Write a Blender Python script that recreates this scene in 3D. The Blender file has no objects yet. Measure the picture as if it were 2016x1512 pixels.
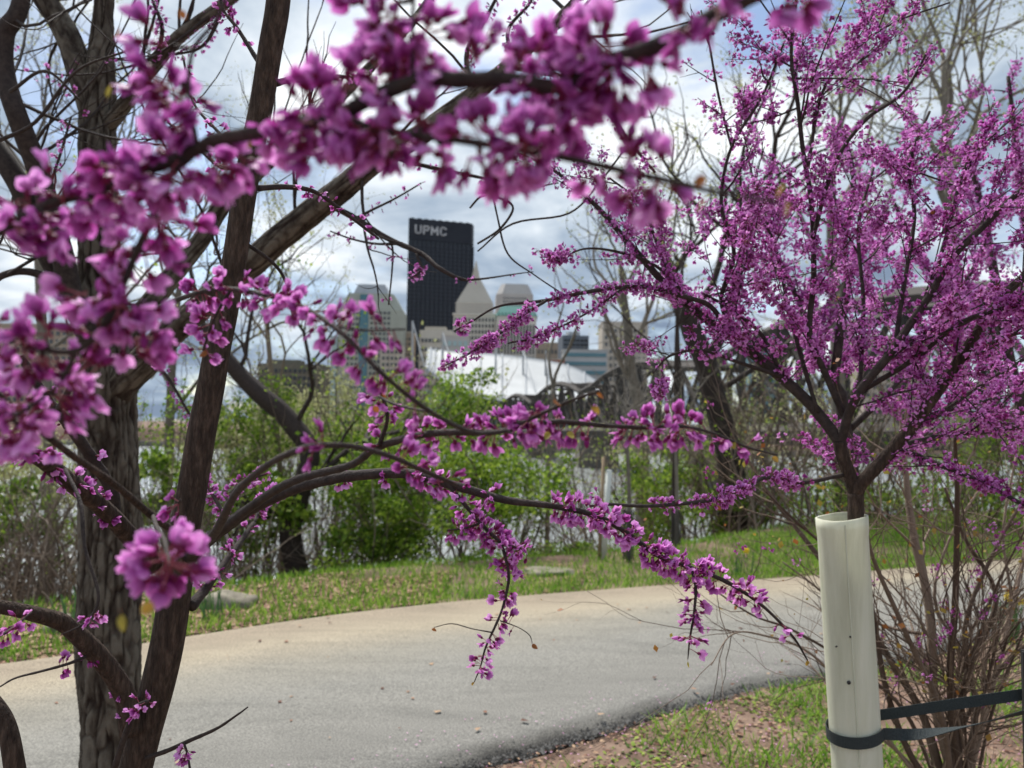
import bpy, math, random
import numpy as np
from mathutils import Vector, Matrix, Quaternion, noise as mnoise

# ------------------------------------------------------------------ camera, sky, sun, exposure
SC = bpy.context.scene
COL = SC.collection
FPX, CX, CY = 1552.0, 1008.0, 756.0            # focal length and centre in photo pixels
PITCH, ROLL, EYE = math.radians(3.5), math.radians(0.9), 1.5
CAMR = Matrix.Rotation(math.radians(90) + PITCH, 3, 'X') @ Matrix.Rotation(ROLL, 3, 'Z')
cd = bpy.data.cameras.new('camera'); cam = bpy.data.objects.new('camera', cd); COL.objects.link(cam)
cam.location = (0, 0, EYE); cam.rotation_euler = CAMR.to_euler()
cd.sensor_width = 36; cd.lens = FPX / 2016 * 36; cd.clip_start = 0.02; cd.clip_end = 20000
cd.dof.use_dof = True; cd.dof.focus_distance = 1.25; cd.dof.aperture_fstop = 6.0
SC.camera = cam

SUN_EL, SUN_AZ = math.radians(56), math.radians(-28)     # azimuth from +Y towards +X
W = bpy.data.worlds.new('World'); SC.world = W; W.use_nodes = True
nt = W.node_tree; nt.nodes.clear()
def N(t, **kw):
    n = nt.nodes.new(t)
    for k, v in kw.items(): setattr(n, k, v)
    return n
def L(a, b): nt.links.new(a, b)
out = N('ShaderNodeOutputWorld'); bg = N('ShaderNodeBackground'); L(bg.outputs[0], out.inputs[0])
sky = N('ShaderNodeTexSky', sky_type='NISHITA'); sky.sun_disc = False
sky.sun_elevation = SUN_EL; sky.sun_rotation = SUN_AZ
sky_s = N('ShaderNodeVectorMath', operation='SCALE'); sky_s.inputs['Scale'].default_value = 0.10
L(sky.outputs[0], sky_s.inputs[0])
tc = N('ShaderNodeTexCoord'); sx = N('ShaderNodeSeparateXYZ'); L(tc.outputs['Generated'], sx.inputs[0])
zm = N('ShaderNodeMath', operation='MAXIMUM'); L(sx.outputs[2], zm.inputs[0]); zm.inputs[1].default_value = 0.0
za = N('ShaderNodeMath', operation='ADD'); L(zm.outputs[0], za.inputs[0]); za.inputs[1].default_value = 0.22
dx = N('ShaderNodeMath', operation='DIVIDE'); L(sx.outputs[0], dx.inputs[0]); L(za.outputs[0], dx.inputs[1])
dy = N('ShaderNodeMath', operation='DIVIDE'); L(sx.outputs[1], dy.inputs[0]); L(za.outputs[0], dy.inputs[1])
cv = N('ShaderNodeCombineXYZ'); L(dx.outputs[0], cv.inputs[0]); L(dy.outputs[0], cv.inputs[1])
def cloud_noise(scale, detail, off, rough=0.55, dist=0.0):
    mp = N('ShaderNodeMapping'); mp.inputs['Location'].default_value = off; L(cv.outputs[0], mp.inputs[0])
    n = N('ShaderNodeTexNoise'); n.inputs['Scale'].default_value = scale; n.inputs['Detail'].default_value = detail
    n.inputs['Roughness'].default_value = rough; n.inputs['Distortion'].default_value = dist
    L(mp.outputs[0], n.inputs['Vector']); return n
n1 = cloud_noise(1.5, 8, (3.1, 7.7, 0), 0.56, 0.25)
n2 = cloud_noise(1.7, 7, (11.3, 2.4, 5), 0.52, 0.3)
def ramp(src, stops):
    r = N('ShaderNodeValToRGB'); L(src, r.inputs[0]); e = r.color_ramp.elements
    while len(e) < len(stops): e.new(0.5)
    for k, (p, c) in enumerate(stops): e[k].position = p; e[k].color = (*c, 1)
    return r
cover = ramp(n1.outputs[0], [(0.37, (0, 0, 0)), (0.47, (1, 1, 1))])
shade = ramp(n2.outputs[0], [(0.37, (0.16, 0.21, 0.29)), (0.48, (0.27, 0.335, 0.42)), (0.56, (0.45, 0.51, 0.575)), (0.67, (0.76, 0.79, 0.81))])
mx = N('ShaderNodeMix', data_type='RGBA'); L(cover.outputs[0], mx.inputs[0]); L(sky_s.outputs[0], mx.inputs[6]); L(shade.outputs[0], mx.inputs[7])
L(mx.outputs[2], bg.inputs[0]); bg.inputs[1].default_value = 1.0

sd = bpy.data.lights.new('sun', 'SUN'); sd.energy = 3.8; sd.angle = math.radians(16); sd.color = (1.0, 0.96, 0.9)
sun = bpy.data.objects.new('sun', sd); COL.objects.link(sun)
sdir = Vector((math.sin(SUN_AZ) * math.cos(SUN_EL), math.cos(SUN_AZ) * math.cos(SUN_EL), math.sin(SUN_EL)))
sun.rotation_euler = sdir.to_track_quat('Z', 'Y').to_euler(); sun.location = (0, 0, 50)
vs = SC.view_settings; vs.view_transform = 'Standard'; vs.look = 'None'; vs.exposure = 0.6; vs.gamma = 1.0; vs.use_curve_mapping = False
SC.cycles.use_denoising = True
SC.cycles.max_bounces = 6; SC.cycles.transparent_max_bounces = 6

# ------------------------------------------------------------------ helpers
rng = np.random.default_rng(7)
R3 = np.array(CAMR)
def P(px, py, d):
    v = R3 @ np.array(((px - CX) / FPX * d, -(py - CY) / FPX * d, -d))
    return np.array((v[0], v[1], v[2] + EYE))
def G(px, py, z=0.0):
    v = R3 @ np.array(((px - CX) / FPX, -(py - CY) / FPX, -1.0)); t = (z - EYE) / v[2]
    return np.array((v[0] * t, v[1] * t, z))
def nrm(v): return v / (np.linalg.norm(v) + 1e-12)

class MB:
    """collects polygons, builds ONE mesh object"""
    def __init__(s): s.V, s.F, s.R, s.n = [], [], [], 0
    def add(s, V, faces, rnd=None):
        V = np.asarray(V, float)
        for F, m in faces: s.F.append((np.asarray(F, np.int64) + s.n, m))
        s.V.append(V); s.R.append(np.full(len(V), rng.random() if rnd is None else rnd) if np.isscalar(rnd) or rnd is None else rnd)
        s.n += len(V); return s
    def many(s, tpl, M3, T, rnd=None):
        """template copied with matrices M3 (k,3,3) and offsets T (k,3)"""
        TV, faces = tpl[:2]; k = len(T); n = len(TV)
        if k == 0: return s
        V = np.einsum('kij,nj->kni', M3, TV) + T[:, None, :]
        off = (np.arange(k) * n)[:, None, None]
        rnd = rng.random(k) if rnd is None else rnd
        s.add(V.reshape(-1, 3), [((np.asarray(F)[None] + off).reshape(-1, np.asarray(F).shape[1]), m) for F, m in faces], np.repeat(rnd, n) if len(tpl) < 3 else np.repeat(rnd, n) * .5 + np.tile(tpl[2], k) * .5)
        return s
    def mesh(s, name, mats, smooth=True):
        me = bpy.data.meshes.new(name); V = np.concatenate(s.V).astype(np.float32); R = np.concatenate(s.R).astype(np.float32)
        me.vertices.add(len(V)); me.vertices.foreach_set('co', V.ravel())
        li = np.concatenate([F.ravel() for F, m in s.F]).astype(np.int32)
        lt = np.concatenate([np.full(len(F), F.shape[1]) for F, m in s.F]); ls = np.concatenate(([0], np.cumsum(lt)[:-1])).astype(np.int32)
        mi = np.concatenate([np.full(len(F), m) for F, m in s.F]).astype(np.int32)
        me.loops.add(len(li)); me.loops.foreach_set('vertex_index', li)
        me.polygons.add(len(ls)); me.polygons.foreach_set('loop_start', ls); me.polygons.foreach_set('material_index', mi)
        me.polygons.foreach_set('use_smooth', np.full(len(ls), smooth))
        a = me.attributes.new('rnd', 'FLOAT', 'POINT'); a.data.foreach_set('value', R)
        me.update(calc_edges=True)
        for m in (mats if isinstance(mats, (list, tuple)) else [mats]): me.materials.append(m)
        return me
    def build(s, name, mats, parent=None, smooth=True, kind=None):
        return link(name, s.mesh(name, mats, smooth), parent, kind)
def link(name, me, parent=None, kind=None):
    o = bpy.data.objects.new(name, me); COL.objects.link(o)
    if parent is not None:
        o.parent = parent; o.matrix_parent_inverse = parent.matrix_basis.inverted()
    if kind: o['kind'] = kind
    return o
def tag(o, label, cat=None, group=None, kind=None):
    o['label'] = label
    if cat: o['category'] = cat
    if group: o['group'] = group
    if kind: o['kind'] = kind
    return o
def thing(name, label, cat, loc, group=None):
    o = bpy.data.objects.new(name, None); COL.objects.link(o); o.location = tuple(float(c) for c in loc); o.empty_display_size = 0.05
    return tag(o, label, cat, group)
def place(o, M):      # world matrix on a child of a thing at a plain location
    o.matrix_basis = M
    return o

BOXF = np.array([(0, 3, 2, 1), (4, 5, 6, 7), (0, 1, 5, 4), (1, 2, 6, 5), (2, 3, 7, 6), (3, 0, 4, 7)])
def box_v(x0, x1, y0, y1, z0, z1):
    return np.array([(x0, y0, z0), (x1, y0, z0), (x1, y1, z0), (x0, y1, z0), (x0, y0, z1), (x1, y0, z1), (x1, y1, z1), (x0, y1, z1)], float)
def prism_v(poly, z0, z1, top=None):
    n = len(poly); p = np.array(poly, float); t = p if top is None else np.array(top, float)
    return np.concatenate([np.c_[p, np.full(n, z0)], np.c_[t, np.full(n, z1)]])
def prism_f(n):
    return [(np.array([(i, (i + 1) % n, n + (i + 1) % n, n + i) for i in range(n)]), 0), (np.array([list(range(n))[::-1]]), 0), (np.array([list(range(n, 2 * n))]), 0)]
def frames(pts):
    t = np.gradient(pts, axis=0); t /= np.linalg.norm(t, axis=1)[:, None] + 1e-12
    ref = np.array((0.0, 0, 1)) if abs(t[0][2]) < 0.9 else np.array((1.0, 0, 0))
    n = nrm(np.cross(t[0], ref)); Ns = []
    for k in range(len(pts)):
        n = n - t[k] * np.dot(n, t[k]); n = nrm(n); Ns.append(n)
    Ns = np.array(Ns); return t, Ns, np.cross(t, Ns)
def tube(mb, pts, rad, sides=6, mat=0, rnd=None, cap=True):
    pts = np.asarray(pts, float); n = len(pts); rad = np.broadcast_to(np.asarray(rad, float), (n,))
    t, a, b = frames(pts); th = np.linspace(0, 2 * math.pi, sides, endpoint=False)
    V = pts[:, None] + rad[:, None, None] * (np.cos(th)[None, :, None] * a[:, None] + np.sin(th)[None, :, None] * b[:, None])
    i = np.arange(n - 1)[:, None] * sides; j = np.arange(sides)[None]; j2 = (j + 1) % sides
    F = np.stack([i + j, i + j2, i + sides + j2, i + sides + j], -1).reshape(-1, 4)
    faces = [(F, mat)]
    if cap: faces += [(np.array([np.arange(sides)[::-1]]), mat), (np.array([np.arange(sides) + (n - 1) * sides]), mat)]
    mb.add(V.reshape(-1, 3), faces, rnd)
def spline(K, per=6):
    """Catmull-Rom through rows of K (any columns)"""
    K = np.asarray(K, float)
    if len(K) < 3: 
        u = np.linspace(0, 1, per + 1)[:, None]; return K[0] * (1 - u) + K[-1] * u
    Q = np.vstack([2 * K[0] - K[1], K, 2 * K[-1] - K[-2]]); O = []
    for k in range(1, len(Q) - 2):
        u = np.linspace(0, 1, per, endpoint=False)[:, None]
        p0, p1, p2, p3 = Q[k - 1], Q[k], Q[k + 1], Q[k + 2]
        O.append(0.5 * (2 * p1 + (p2 - p0) * u + (2 * p0 - 5 * p1 + 4 * p2 - p3) * u ** 2 + (3 * p1 - p0 - 3 * p2 + p3) * u ** 3))
    return np.vstack(O + [K[-1:]])
def chain(K, per=6, wob=0.0):
    """rows (px, py, width_px, depth) -> world points and radii"""
    S = spline(K, per); S[:, 2] = np.maximum(S[:, 2], 0.6)
    pts = np.array([P(x, y, d) for x, y, w, d in S]); rad = S[:, 2] / 2 * S[:, 3] / FPX
    if wob:
        ph = rng.random(3) * 100
        pts = pts + np.array([[mnoise.noise(Vector((i / per * 1.1 + ph[c], ph[c], 0))) for c in range(3)] for i in range(len(pts))]) * rad[:, None] * wob
    return pts, rad
def rot_to(d, spin=None):
    """3x3 with local +Z along d"""
    d = nrm(np.asarray(d, float)); s = rng.random() * 2 * math.pi if spin is None else spin
    h = np.array((0, 0, 1.0)) if abs(d[2]) < 0.95 else np.array((1.0, 0, 0))
    x = nrm(np.cross(h, d)); y = np.cross(d, x)
    return np.stack([x * math.cos(s) + y * math.sin(s), -x * math.sin(s) + y * math.cos(s), d], 1)
def rand_rot(k):
    q = rng.normal(size=(k, 4)); q /= np.linalg.norm(q, axis=1)[:, None]; w, x, y, z = q.T
    return np.stack([np.stack([1 - 2 * (y * y + z * z), 2 * (x * y - z * w), 2 * (x * z + y * w)], -1),
                     np.stack([2 * (x * y + z * w), 1 - 2 * (x * x + z * z), 2 * (y * z - x * w)], -1),
                     np.stack([2 * (x * z - y * w), 2 * (y * z + x * w), 1 - 2 * (x * x + y * y)], -1)], 1)
def rdir(up=0.0):
    v = nrm(rng.normal(size=3)); v[2] += up; return nrm(v)

# ------------------------------------------------------------------ materials
def material(name, c1, c2=None, scale=8.0, rough=0.8, bump=0.0, bscale=None, stretch=(1, 1, 1), transl=0.0, use_rnd=0.0, c3=None, spec=0.3, metal=0.0, detail=6, obj_rand=False):
    m = bpy.data.materials.new(name); m.use_nodes = True; t = m.node_tree; b = t.nodes['Principled BSDF']; O = t.nodes['Material Output']
    b.inputs['Roughness'].default_value = rough; b.inputs['Specular IOR Level'].default_value = spec; b.inputs['Metallic'].default_value = metal
    c2 = c2 or c1
    def nn(k): return t.nodes.new(k)
    tc = nn('ShaderNodeTexCoord'); mp = nn('ShaderNodeMapping'); mp.inputs['Scale'].default_value = stretch
    t.links.new(tc.outputs['Object'], mp.inputs[0])
    ns = nn('ShaderNodeTexNoise'); ns.inputs['Scale'].default_value = scale; ns.inputs['Detail'].default_value = detail; ns.inputs['Roughness'].default_value = 0.62
    t.links.new(mp.outputs[0], ns.inputs['Vector'])
    rp = nn('ShaderNodeValToRGB'); e = rp.color_ramp.elements; e[0].position = 0.32; e[1].position = 0.68
    e[0].color = (*c1, 1); e[1].color = (*c2, 1)
    if c3: x = e.new(0.5); x.color = (*c3, 1)
    fac = ns.outputs[0]
    if use_rnd:
        at = nn('ShaderNodeAttribute'); at.attribute_name = 'rnd'
        src = at.outputs['Fac']
        if obj_rand:
            oi = nn('ShaderNodeObjectInfo'); src = oi.outputs['Random']
        mm = nn('ShaderNodeMix'); mm.inputs[0].default_value = use_rnd
        t.links.new(fac, mm.inputs[2]); t.links.new(src, mm.inputs[3]); fac = mm.outputs[0]
    t.links.new(fac, rp.inputs[0]); t.links.new(rp.outputs[0], b.inputs['Base Color'])
    if bump:
        n2 = nn('ShaderNodeTexNoise'); n2.inputs['Scale'].default_value = bscale or scale * 3; n2.inputs['Detail'].default_value = 5
        t.links.new(mp.outputs[0], n2.inputs['Vector'])
        bp = nn('ShaderNodeBump'); bp.inputs['Strength'].default_value = bump; bp.inputs['Distance'].default_value = 0.01
        t.links.new(n2.outputs[0], bp.inputs['Height']); t.links.new(bp.outputs[0], b.inputs['Normal'])
    if transl:
        tr = nn('ShaderNodeBsdfTranslucent'); t.links.new(rp.outputs[0], tr.inputs[0])
        ms = nn('ShaderNodeMixShader'); ms.inputs[0].default_value = transl
        t.links.new(b.outputs[0], ms.inputs[1]); t.links.new(tr.outputs[0], ms.inputs[2]); t.links.new(ms.outputs[0], O.inputs[0])
    return m
M_PETAL = material('petal', (0.33, 0.03, 0.24), (0.88, 0.43, 0.85), 60, 0.5, transl=0.44, use_rnd=0.70, c3=(0.64, 0.18, 0.59))
M_CALYX = material('calyx', (0.12, 0.006, 0.045), (0.26, 0.018, 0.10), 80, 0.5, transl=0.15)
M_STALK = material('flower_stalk', (0.22, 0.03, 0.06), (0.30, 0.07, 0.09), 80, 0.6)
FLM = [M_PETAL, M_CALYX, M_STALK]
M_LEAF = material('young_leaf', (0.30, 0.11, 0.03), (0.36, 0.30, 0.05), 30, 0.5, transl=0.4, use_rnd=0.7)
M_SMOOTH = material('smooth_bark', (0.030, 0.020, 0.015), (0.125, 0.086, 0.064), 120, 0.9, 1.0, 260, (1, 1, 0.22), c3=(0.062, 0.042, 0.031))
M_TWIG = material('twig_bark', (0.026, 0.019, 0.017), (0.066, 0.05, 0.043), 60, 0.8, 0.4, 300)
M_ROUGH = material('rough_bark', (0.022, 0.013, 0.009), (0.150, 0.130, 0.102), 34, 0.92, 0.9, 120, (1, 1, 0.4), c3=(0.072, 0.058, 0.044), use_rnd=0.5)
M_BRUSH = material('brush_bark', (0.10, 0.075, 0.055), (0.24, 0.19, 0.145), 14, 0.9, use_rnd=0.7)
M_SHRUB = material('shrub_bark', (0.09, 0.062, 0.046), (0.27, 0.205, 0.155), 25, 0.85, 0.4, 120, use_rnd=0.6)
M_GREYBARK = material('grey_bark', (0.13, 0.115, 0.095), (0.25, 0.225, 0.19), 10, 0.9, use_rnd=0.4)
M_GREEN = material('spring_leaf', (0.07, 0.14, 0.012), (0.33, 0.44, 0.06), 1.6, 0.6, transl=0.45, use_rnd=0.5, c3=(0.16, 0.27, 0.025))
M_PALE = material('bud_leaf', (0.28, 0.31, 0.11), (0.50, 0.50, 0.27), 6, 0.6, transl=0.35, use_rnd=0.6)
M_GRASS = material('grass_blade', (0.08, 0.20, 0.014), (0.32, 0.47, 0.07), 3, 0.6, transl=0.4, use_rnd=0.6, c3=(0.16, 0.33, 0.028))
M_DAFF = material('daffodil_leaf', (0.04, 0.11, 0.03), (0.10, 0.2, 0.07), 20, 0.5, transl=0.2)
M_YELLOW = material('daffodil_petal', (0.75, 0.55, 0.03), (0.85, 0.7, 0.1), 20, 0.5, transl=0.3)
M_LITTER = material('dead_leaf', (0.10, 0.04, 0.025), (0.36, 0.24, 0.15), 10, 0.8, use_rnd=0.8, c3=(0.24, 0.12, 0.075))
M_ROCK = material('rock', (0.13, 0.115, 0.085), (0.30, 0.27, 0.21), 6, 0.9, 0.6, 18)
M_TUBE = material('tube_plastic', (0.68, 0.69, 0.54), (0.88, 0.88, 0.75), 4, 0.45, 0.15, 80, (6, 6, 0.5), transl=0.3, c3=(0.80, 0.81, 0.66))
M_STRAP = material('strap_webbing', (0.025, 0.034, 0.036), (0.055, 0.068, 0.07), 400, 0.7, 0.6, 500)
M_STEEL = material('dark_steel', (0.025, 0.025, 0.026), (0.05, 0.048, 0.045), 4, 0.7)
M_POST = material('white_post', (0.55, 0.58, 0.52), (0.68, 0.70, 0.66), 5, 0.6)
M_WOOD = material('wood_stake', (0.25, 0.18, 0.11), (0.4, 0.3, 0.2), 12, 0.8, 0.2, 60, (4, 4, 0.4))

def ground_material():
    m = material('soil', (0.085, 0.052, 0.036), (0.27, 0.19, 0.14), 2.6, 0.95, 0.8, 26, c3=(0.17, 0.11, 0.08), detail=10)
    return m
M_SOIL = ground_material()

def path_material():
    m = bpy.data.materials.new('path_asphalt'); m.use_nodes = True; t = m.node_tree; b = t.nodes['Principled BSDF']
    b.inputs['Roughness'].default_value = 0.93; b.inputs['Specular IOR Level'].default_value = 0.25
    def nn(k): return t.nodes.new(k)
    tc = nn('ShaderNodeTexCoord'); at = nn('ShaderNodeAttribute'); at.attribute_name = 'rnd'
    big = nn('ShaderNodeTexNoise'); big.inputs['Scale'].default_value = 1.1; big.inputs['Detail'].default_value = 6
    fine = nn('ShaderNodeTexNoise'); fine.inputs['Scale'].default_value = 115; fine.inputs['Detail'].default_value = 3
    vor = nn('ShaderNodeTexVoronoi'); vor.inputs['Scale'].default_value = 95
    for x in (big, fine, vor): t.links.new(tc.outputs['Object'], x.inputs['Vector'])
    # across: 0 near edge .. 1 far edge, jittered by large noise -> asphalt / worn sandy band
    j = nn('ShaderNodeMath'); j.operation = 'MULTIPLY_ADD'; t.links.new(big.outputs[0], j.inputs[0]); j.inputs[1].default_value = 0.14
    t.links.new(at.outputs['Fac'], j.inputs[2])
    rp = nn('ShaderNodeValToRGB'); e = rp.color_ramp.elements
    st = [(0.068, (0.030, 0.029, 0.028)), (0.088, (0.14, 0.135, 0.125)), (0.115, (0.205, 0.20, 0.187)), (0.48, (0.232, 0.226, 0.207)), (0.66, (0.26, 0.245, 0.21)), (0.82, (0.355, 0.308, 0.234)), (0.98, (0.30, 0.25, 0.19))]
    while len(e) < len(st): e.new(0.5)
    for k, (p, c) in enumerate(st): e[k].position = min(p, 1); e[k].color = (*c, 1)
    t.links.new(j.outputs[0], rp.inputs[0])
    sp = nn('ShaderNodeValToRGB'); sp.color_ramp.elements[0].position = 0.3; sp.color_ramp.elements[0].color = (0.55, 0.55, 0.55, 1)
    sp.color_ramp.elements[1].position = 0.72; sp.color_ramp.elements[1].color = (1.3, 1.3, 1.28, 1)
    t.links.new(fine.outputs[0], sp.inputs[0])
    ml = nn('ShaderNodeMix'); ml.data_type = 'RGBA'; ml.blend_type = 'MULTIPLY'; ml.inputs[0].default_value = 1
    t.links.new(rp.outputs[0], ml.inputs[6]); t.links.new(sp.outputs[0], ml.inputs[7]); t.links.new(ml.outputs[2], b.inputs['Base Color'])
    st_ = nn('ShaderNodeTexNoise'); st_.inputs['Scale'].default_value = 2.6; st_.inputs['Detail'].default_value = 9; st_.inputs['Roughness'].default_value = .68; st_.inputs['Distortion'].default_value = .6
    mp_ = nn('ShaderNodeMapping'); mp_.inputs['Rotation'].default_value = (0, 0, -.42); mp_.inputs['Scale'].default_value = (.35, 1.3, 1); t.links.new(tc.outputs['Object'], mp_.inputs[0]); t.links.new(mp_.outputs[0], st_.inputs['Vector'])
    sr_ = nn('ShaderNodeValToRGB'); sr_.color_ramp.elements[0].position = .33; sr_.color_ramp.elements[0].color = (.86, .855, .84, 1); sr_.color_ramp.elements[1].position = .55; sr_.color_ramp.elements[1].color = (1.06, 1.05, 1.03, 1)
    t.links.new(st_.outputs[0], sr_.inputs[0]); m2 = nn('ShaderNodeMix'); m2.data_type = 'RGBA'; m2.blend_type = 'MULTIPLY'; m2.inputs[0].default_value = 1
    t.links.new(ml.outputs[2], m2.inputs[6]); t.links.new(sr_.outputs[0], m2.inputs[7]); t.links.new(m2.outputs[2], b.inputs['Base Color'])
    bp = nn('ShaderNodeBump'); bp.inputs['Strength'].default_value = 0.55; bp.inputs['Distance'].default_value = 0.006
    t.links.new(vor.outputs[0], bp.inputs['Height']); t.links.new(bp.outputs[0], b.inputs['Normal'])
    return m
M_PATH = path_material()

def water_material():
    m = material('river_water', (0.26, 0.28, 0.27), (0.32, 0.34, 0.33), 0.2, 0.22, 0.0, spec=0.5)
    t = m.node_tree; b = t.nodes['Principled BSDF']
    tc = t.nodes.new('ShaderNodeTexCoord'); n = t.nodes.new('ShaderNodeTexNoise'); n.inputs['Scale'].default_value = 1.4; n.inputs['Detail'].default_value = 4
    bp = t.nodes.new('ShaderNodeBump'); bp.inputs['Strength'].default_value = 0.8; bp.inputs['Distance'].default_value = 0.4
    t.links.new(tc.outputs['Object'], n.inputs['Vector']); t.links.new(n.outputs[0], bp.inputs['Height']); t.links.new(bp.outputs[0], b.inputs['Normal'])
    return m
M_WATER = water_material()

# ------------------------------------------------------------------ ground, path, river
FAR_E = np.array([G(x, y)[:2] for x, y in [(0, 1305), (130, 1288), (365, 1252), (560, 1222), (700, 1203), (900, 1182), (1100, 1166), (1300, 1152), (1480, 1141), (1620, 1132), (1740, 1122), (1900, 1110), (2016, 1098)]])
NEAR_E = np.array([G(x, y)[:2] for x, y in [(890, 1512), (1050, 1476), (1300, 1398), (1480, 1352), (1620, 1326), (1750, 1303), (1907, 1262), (2016, 1228)]])
def ext(E, ts):
    """edge polyline extended both ways, x sorted -> function y(x)"""
    a = nrm(E[0] - E[2]); b = nrm(E[-1] - E[-3])
    E = np.vstack([E[0] + a * 40, E, E[-1] + b * 60]); return lambda x: np.interp(x, E[:, 0], E[:, 1])
yfar, ynear = ext(FAR_E, 0), ext(NEAR_E, 0)
def sm(a, b, x):
    u = np.clip((x - a) / (b - a), 0, 1); return u * u * (3 - 2 * u)
RIVER_Z, SHORE = -5.0, 262.0
def verge(x): return 2.0 + 2.2 * sm(1.0, 6.0, x)
def terrain(x, y):
    x = np.asarray(x, float); y = np.asarray(y, float)
    yf = np.clip(yfar(x), -10, 22); s = (y - yf) * 0.9
    drop = np.clip(s - verge(x), 0, None)
    z = -7.5 * (1 - np.exp(-(drop / 7.0) ** 1.5))
    rise = sm(SHORE - 6, SHORE + 6, y) * 9.0 + sm(SHORE + 10, 900, y) * 6.0
    return z + rise
def gz(x, y): return float(terrain(x, y))
u = np.linspace(-1, 1, 261); gx = 14 * np.sinh(u * 6.2) / np.sinh(1.0) * 0.9
gy = np.concatenate([np.linspace(-30, 2, 12), np.arange(2.4, 32, 0.4), np.geomspace(33, 250, 26), np.linspace(252, 272, 12), np.geomspace(290, 9000, 30)])
gx = np.sort(np.unique(np.concatenate([np.linspace(-16, 22, 90), gx[np.abs(gx) > 22.5]])))
X, Y = np.meshgrid(gx, gy); Z = terrain(X, Y)
inpath = (Y > ynear(X) - 0.02) & (Y < yfar(X) + 0.02) & (np.abs(X) < 60)
bumpy = np.array([mnoise.noise(Vector((x * 1.3, y * 1.3, 0))) * 0.03 + mnoise.noise(Vector((x * 6, y * 6, 3))) * 0.012 if abs(x) < 25 and y < 30 else 0 for x, y in zip(X.ravel(), Y.ravel())]).reshape(X.shape)
Z = np.where(inpath, -0.06, Z - 0.012 + bumpy)
mb = MB(); nx_, ny_ = len(gx), len(gy); i = np.arange(ny_ - 1)[:, None] * nx_ + np.arange(nx_ - 1)[None]
mb.add(np.stack([X, Y, Z], -1).reshape(-1, 3), [(np.stack([i, i + 1, i + nx_ + 1, i + nx_], -1).reshape(-1, 4), 0)], 0.5)
tag(mb.build('ground', M_SOIL, kind='structure'), 'brown bare soil of the river bank beside the path')
# the path: strip between its two edges, a little crowned, slightly above the soil
xs = np.concatenate([np.linspace(-30, -8, 12), np.linspace(-7.8, 14, 220), np.linspace(14.2, 60, 20)]); vsn = np.linspace(0, 1, 30)
V, Rr = [], []
for x in xs:
    y0, y1 = ynear(x), yfar(x)
    for v in vsn:
        e = mnoise.noise(Vector((x * 2.1, 5, 0))) * 0.05 * (1 - v) ** 6 + mnoise.noise(Vector((x * 9, 8, 0))) * 0.018 * (1 - v) ** 8
        V.append((x, y0 + (y1 - y0) * v + e, 0.012 + 0.02 * math.sin(math.pi * v) ** 0.5 + (-0.05 if v == 0 or v == 1 else 0))); Rr.append(v)
n = len(vsn); i = np.arange(len(xs) - 1)[:, None] * n + np.arange(n - 1)[None]
mb = MB(); mb.add(V, [(np.stack([i, i + n, i + n + 1, i + 1], -1).reshape(-1, 4), 0)], np.array(Rr))
tag(mb.build('path', M_PATH, kind='structure'), 'worn grey asphalt path with a sandy far side and dark crumbling edge')
mb = MB(); mb.add([(-4000, 9, RIVER_Z), (4000, 9, RIVER_Z), (4000, SHORE + 2, RIVER_Z), (-4000, SHORE + 2, RIVER_Z)], [([(0, 1, 2, 3)], 0)])
tag(mb.build('river', M_WATER, kind='structure'), 'wide pale grey river reflecting the cloudy sky')

# ------------------------------------------------------------------ far shore: towers, hall, bridge
def bmat(n, c1, c2=None, s=0.05, r=0.8, **k): return material(n, c1, c2, s, r, **k)
B_BLACK = bmat('corten_steel', (0.014, 0.017, 0.026), (0.022, 0.026, 0.036), 0.05, 0.6)
B_BLACK2 = bmat('dark_spandrel', (0.030, 0.036, 0.050), (0.042, 0.048, 0.064), 0.08, 0.5)
B_GLASSD = bmat('dark_window_glass', (0.018, 0.024, 0.034), (0.03, 0.036, 0.046), 0.1, 0.2, spec=0.4)
B_WIN = bmat('window_glass', (0.06, 0.07, 0.075), (0.12, 0.13, 0.135), 0.05, 0.2, spec=0.5)
B_TEAL = bmat('teal_glass', (0.05, 0.15, 0.19), (0.09, 0.22, 0.26), 0.05, 0.15, spec=0.6)
B_PALEGREEN = bmat('pale_green_glass', (0.32, 0.45, 0.45), (0.42, 0.55, 0.55), 0.05, 0.25, spec=0.5)
B_GREENSTONE = bmat('green_grey_stone', (0.34, 0.36, 0.305), (0.42, 0.44, 0.38))
B_BEIGE = bmat('beige_stone', (0.44, 0.40, 0.335), (0.53, 0.48, 0.41))
B_LIME = bmat('limestone', (0.55, 0.51, 0.445), (0.64, 0.60, 0.53))
B_TAN = bmat('tan_brick', (0.33, 0.265, 0.20), (0.40, 0.33, 0.26))
B_GREY = bmat('grey_stone', (0.42, 0.40, 0.375), (0.50, 0.48, 0.455))
B_ROOFGREY = bmat('grey_roof', (0.36, 0.38, 0.40), (0.45, 0.47, 0.49))
B_COPPER = bmat('copper_roof', (0.14, 0.31, 0.27), (0.20, 0.38, 0.33))
B_WHITE = bmat('white_metal_roof', (0.36, 0.375, 0.38), (0.46, 0.475, 0.48), 0.06, 0.6)
B_OLIVE = bmat('olive_block', (0.13, 0.125, 0.095), (0.18, 0.17, 0.13))
B_RED = bmat('red_brick', (0.28, 0.12, 0.085), (0.34, 0.16, 0.12))
B_SIGN = bmat('white_sign', (0.42, 0.43, 0.45), (0.52, 0.53, 0.54))
B_STEELB = bmat('bridge_steel', (0.030, 0.027, 0.025), (0.055, 0.046, 0.040), 0.4, 0.8)
B_STONE = bmat('pier_stone', (0.13, 0.12, 0.105), (0.22, 0.2, 0.175), 0.5, 0.9)

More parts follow.
